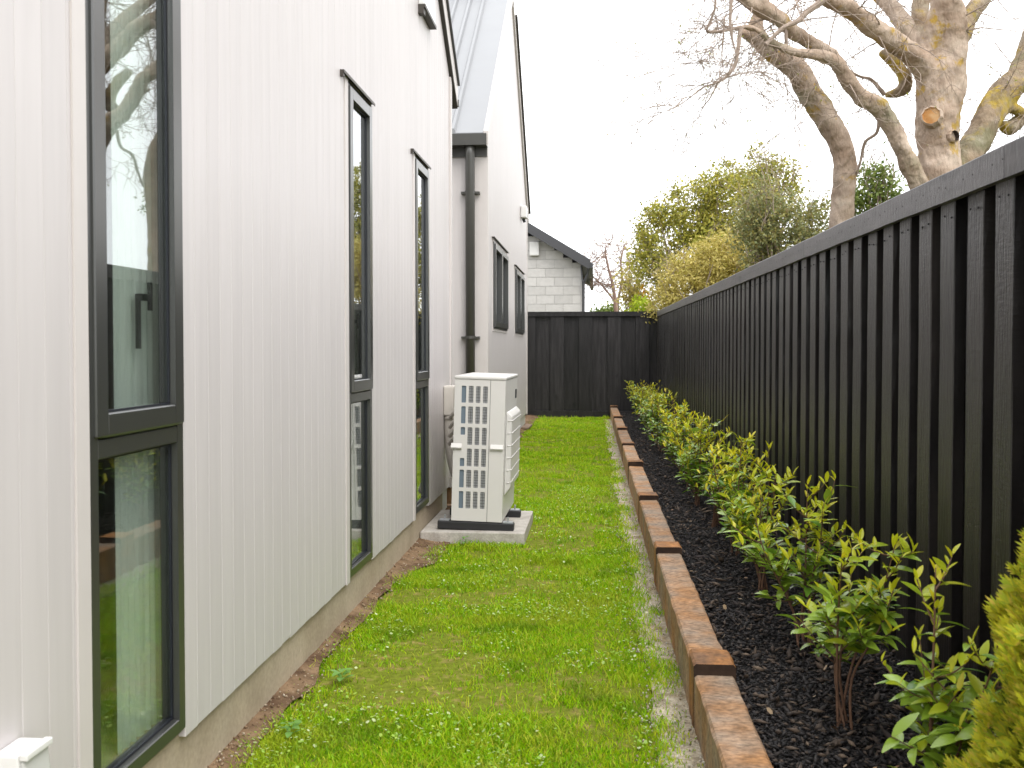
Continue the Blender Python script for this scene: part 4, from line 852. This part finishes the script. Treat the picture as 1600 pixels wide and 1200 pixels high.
e15 = limb(mb, [(1285, 2, 11), (1262, 18, 9), (1246, 33, 8), (1226, 42, 6.5), (1208, 58, 6), (1196, 70, 7)], TY - .9, -.2, n=8, rough=0)
e16 = limb(mb, [(1382, 148, 7), (1362, 125, 5), (1345, 120, 4), (1330, 113, 4)], TY + .4, -.2, n=6, rough=0)
e17 = limb(mb, [(1374, 180, 6), (1370, 207, 5), (1352, 222, 5), (1345, 250, 4), (1338, 275, 3)], TY - .2, .3, n=6, rough=0)
e18 = limb(mb, [(1143, -5, 6), (1141, 30, 5), (1143, 55, 4), (1149, 80, 2)], TY - 1.2, 0, n=5, rough=0)
e19 = limb(mb, [(1132, 28, 3), (1130, 60, 3), (1128, 85, 2), (1130, 110, 1.5)], TY - 1.2, 0, n=5, rough=0)
e20 = limb(mb, [(1230, 82, 5), (1228, 55, 6), (1231, 40, 4)], TY - .8, 0, n=5, rough=0)
for e, cnt, ln_, rr in ((e12, 9, .7, .006), (e13, 12, .6, .006), (e14, 4, .4, .004), (e10, 10, .7, .006), (e11, 14, .9, .008), (e3, 14, .9, .008), (e4, 8, .9, .008), (e15, 5, .6, .006), (e16, 5, .4, .005), (e17, 5, .4, .004), (e7, 12, .8, .007), (e8, 7, .7, .006), (e8b, 6, .6, .006), (e6, 8, .9, .008), (e1, 8, 1.0, .009), (e18, 4, .4, .004), (e19, 4, .3, .003)):
    pts, r2 = e
    for k in range(cnt):
        i = rs.randint(len(pts) // 3, len(pts) - 1); d = Vector((rs.gauss(0, 1) - .35, rs.gauss(0, .7), rs.gauss(-.1, .8)))
        twig(mb, pts[i], d, ln_ * rs.uniform(.6, 1.3), min(rr, r2[i] * .8), 2, rs, leaves)
tp(mb, 'twigs', M_twig, T1, kind='stuff'); leaf_cloud(leaves, .015, .035, M_fleck, 'opening_leaves', T1)
def scar(px, py, Y, rad, n, T, hollow):
    c = at(px, py, Y); n = Vector(n).normalized(); a = n.orthogonal().normalized(); b = n.cross(a); V = []; K = 20
    for r_, h in ((1.28, -.08), (1.22, .03), (1.0, .045), (.92, .03 if not hollow else -.01), (.5, .034 if not hollow else -.05)):
        V += [tuple(c + (a * math.cos(6.2832 * k / K) + b * math.sin(6.2832 * k / K)) * rad * r_ * (1 + .05 * math.sin(3 * k)) + n * h) for k in range(K)]
    mb = MB(); mb.v = V
    for i in range(4):
        for k in range(K): mb.f.append((i * K + k, i * K + (k + 1) % K, (i + 1) * K + (k + 1) % K, (i + 1) * K + k)); mb.m.append(0 if i < 2 else 1)
    mb.f.append(tuple(4 * K + k for k in range(K))); mb.m.append(1)
    o = mb.build('limb_scar', [M_bark, M_hollow if hollow else M_wound], T, smooth=False); o.location = -Vector(T.location)
scar(1456, 182, TY - .235, .078, (-.42, -.88, .05), T1, False); scar(1487, 214, TY - .185, .05, (.45, -.88, .1), T1, True)
T2Y = 9.9; base = at(1316, 360, T2Y); T2 = tag(empty('bare_tree', (base.x, base.y, -.05)), 'curving pale bare tree trunk left of the forked tree, leaning away at its top', 'tree')
mb = MB(); f1 = limb(mb, [(1306, 800, 60), (1310, 600, 46), (1313, 430, 38), (1315, 345, 34), (1318, 295, 34), (1319, 250, 35), (1305, 208, 34), (1283, 172, 37), (1262, 142, 37), (1251, 116, 34), (1236, 100, 33), (1210, 84, 31), (1190, 66, 28), (1180, 48, 25), (1186, 22, 19), (1195, -10, 18), (1200, -70, 14), (1180, -150, 8)], T2Y, -.5, n=18, rough=.16)
f2 = limb(mb, [(1200, 78, 20), (1180, 58, 22), (1166, 52, 18), (1160, 46, 8)], T2Y - .35, -.1, n=10)
tp(mb, 'trunk', M_bark, T2, vox=.02, smooth=True); mb = MB(); leaves = []
for k in range(16):
    i = rs.randint(len(f1[0]) // 2, len(f1[0]) - 1); twig(mb, f1[0][i], Vector((rs.gauss(-.5, 1), rs.gauss(0, .7), rs.gauss(-.1, .6))), rs.uniform(.4, .9), .006, 2, rs, leaves)
for px, py in ((1165, 60), (1185, 110), (1225, 130), (1255, 190), (1060, 60), (1090, 20), (1150, 150), (1120, 90)):
    for k in range(3): twig(mb, at(px, py, T2Y + rs.uniform(0, 1)), Vector((rs.gauss(-.3, 1), rs.gauss(0, .5), rs.gauss(-.3, .6))), rs.uniform(.4, .9), .0035, 2, rs, leaves)
tp(mb, 'twigs', M_twig, T2, kind='stuff'); leaf_cloud(leaves, .015, .035, M_fleck, 'opening_leaves', T2)

# ------------------------------------------------------------------ bushes and trees beyond the fences
def leafmat(name, cols, tr_=.3): return mat(name, cols[0], rough=.6, spec=.3, island=cols, trans=tr_)
M_b1 = leafmat('olive_leaf', [(.20, .22, .03), (.40, .38, .05), (.52, .46, .09), (.32, .32, .05), (.16, .18, .03), (.44, .36, .12)])
M_b2 = leafmat('greygreen_leaf', [(.15, .18, .07), (.26, .28, .12), (.36, .37, .18), (.34, .31, .08), (.30, .24, .12)])
M_b3 = leafmat('ochre_leaf', [(.42, .35, .08), (.58, .49, .14), (.66, .56, .22), (.40, .37, .06)])
M_b4 = leafmat('deep_leaf', [(.10, .15, .03), (.17, .23, .05), (.26, .3, .07)])
M_b5 = leafmat('lime_leaf', [(.3, .44, .02), (.42, .52, .03), (.5, .55, .05)], .4)
M_b6 = leafmat('orange_flower', [(.6, .3, .02), (.7, .42, .04)], .3)
def bush(name, label, cat, Y, lobes, ncl, per, sig, smin, smax, m, trunkpx, group='shrubs and trees beyond the fences', up=.3, nlimb=26, twigs=0, sd_=1):
    b = at(trunkpx, 545, Y); r = tag(empty(name, (b.x, Y, -.05)), label, cat, group); rs = random.Random(sd_); pts = []; cents = []
    area = [l[2] * l[3] for l in lobes]
    for _ in range(ncl):
        l = rs.choices(lobes, area)[0]
        while True:
            u = Vector((rs.uniform(-1, 1), rs.uniform(-1, 1), rs.uniform(-1, 1)))
            if .35 < u.length < 1: break
        sx, sz = l[2] * Y / CF, l[3] * Y / CF; c = at(l[0], l[1], Y) + Vector((u.x * sx, u.y * min(sx, 1.3), u.z * sz)); cents.append(c)
        k = int(per * rs.uniform(.5, 1.5)); sg = sig * rs.uniform(.6, 1.3)
        for _ in range(k): pts.append((c.x + rs.gauss(0, sg), c.y + rs.gauss(0, sg), c.z + rs.gauss(0, sg * .8)))
    mb = MB(); top = Vector((b.x, Y, max(c.z for c in cents) * .55))
    mb.tube([(b.x, Y, -.05), (b.x + .03, Y, top.z * .5), tuple(top)], [.09, .075, .05], 8)
    for c in rs.sample(cents, min(nlimb, len(cents))):
        s = Vector((b.x, Y, rs.uniform(.3, .95) * top.z)); p, r2 = catmull([s, s.lerp(c, .5) + Vector((rs.gauss(0, .1), rs.gauss(0, .1), -.08)), c], [.03, .016, .005], 4); mb.tube(p, r2, 5, cap=False)
    lv = []
    for c in rs.sample(cents, min(twigs, len(cents))):
        twig(mb, c, Vector((rs.gauss(0, .6), rs.gauss(0, .6), 1)), rs.uniform(.4, .8), .007, 1, rs, lv, droop=-.05)
    o = mb.build('trunk', M_twig, r); o.location = -Vector(r.location)
    leaf_cloud(pts + lv, smin, smax, m, 'crown', r, up=up); return r
bush('olive_tree', 'tall olive yellow leafy tree above the corner of the two fences', 'tree', 18.6, [(1035, 385, 42, 70), (1090, 330, 45, 60), (1145, 320, 55, 75), (1010, 420, 28, 45), (1120, 400, 60, 60)], 330, 70, .12, .04, .095, M_b1, 1090, twigs=40, sd_=1)
bush('olive_tree', 'thin upright yellow green tree with sparse top left of the curving trunk', 'tree', 15.0, [(1195, 300, 26, 60), (1185, 260, 16, 40), (1215, 290, 30, 45), (1165, 300, 22, 40)], 120, 34, .10, .035, .08, M_b1, 1195, twigs=30, sd_=2)
bush('grey_green_bush', 'grey green rounded bush just left of the curving bare trunk', 'bush', 13.5, [(1195, 325, 40, 45), (1225, 355, 55, 60), (1270, 355, 35, 45), (1180, 370, 35, 50), (1255, 400, 60, 40)], 260, 60, .075, .03, .07, M_b2, 1230, twigs=14, sd_=3)
bush('ochre_bush', 'ochre brown feathery bush behind the side fence near the far corner', 'bush', 16.9, [(1070, 445, 48, 48), (1110, 420, 50, 50), (1150, 405, 45, 45), (1040, 470, 28, 28), (1175, 430, 30, 38)], 330, 60, .085, .03, .075, M_b3, 1100, twigs=26, sd_=4)
bush('dark_green_bush', 'dark green bush between the curving trunk and the forked tree', 'bush', 12.5, [(1355, 300, 30, 40), (1380, 290, 30, 32), (1345, 330, 25, 28), (1400, 300, 14, 24)], 85, 34, .075, .035, .075, M_b4, 1360, twigs=10, sd_=5)
bush('lime_bush', 'small bright lime green plant peeping over the back fence corner', 'bush', 18.2, [(1003, 477, 16, 13), (1012, 482, 12, 10)], 26, 26, .06, .05, .10, M_b5, 1005, nlimb=6, sd_=6)
bush('orange_flower_bush', 'small clump of orange blooms above the lime green plant', 'bush', 18.6, [(1008, 459, 9, 8)], 9, 10, .05, .05, .08, M_b6, 1008, nlimb=4, sd_=7)
bush('brown_bush', 'brownish thin bush between the bare pink tree and olive tree', 'bush', 19.5, [(985, 440, 14, 40), (995, 460, 16, 25)], 60, 20, .12, .05, .10, M_b3, 988, twigs=16, sd_=8)
bush('far_bush', 'distant low green bush just showing over the back fence', 'bush', 30, [(960, 486, 16, 7), (940, 489, 12, 4)], 30, 20, .14, .08, .15, M_b4, 955, nlimb=6, sd_=9)
# bare pinkish tree far behind the back fence
b = at(962, 545, 25); T3 = tag(empty('bare_tree', (b.x, 25, -.05)), 'small distant pinkish bare tree between grey block house and olive tree', 'tree'); mb = MB(); leaves = []; rs = random.Random(12)
tr1 = limb(mb, [(964, 640, 9), (963, 500, 7), (958, 450, 5), (950, 415, 3.5), (945, 390, 2)], 25, 0, n=6)
tr2 = limb(mb, [(962, 480, 5), (972, 440, 4), (970, 410, 3), (975, 385, 2)], 25, .4, n=6)
tr3 = limb(mb, [(960, 470, 4), (940, 445, 3.2), (925, 430, 2.2), (918, 412, 1.5)], 25, -.3, n=6)
for pts, r2 in (tr1, tr2, tr3):
    for k in range(22): i = rs.randint(len(pts) // 3, len(pts) - 1); twig(mb, pts[i], Vector((rs.gauss(0, 1), rs.gauss(0, .6), rs.gauss(.3, .6))), rs.uniform(.35, .9), .014, 2, rs, leaves, droop=0, rmin=.0045)
o = tp(mb, 'trunk', mat('pink_twig', (.26, .17, .13), rough=.8), T3); leaf_cloud(leaves, .03, .07, M_fleck, 'opening_leaves', T3)
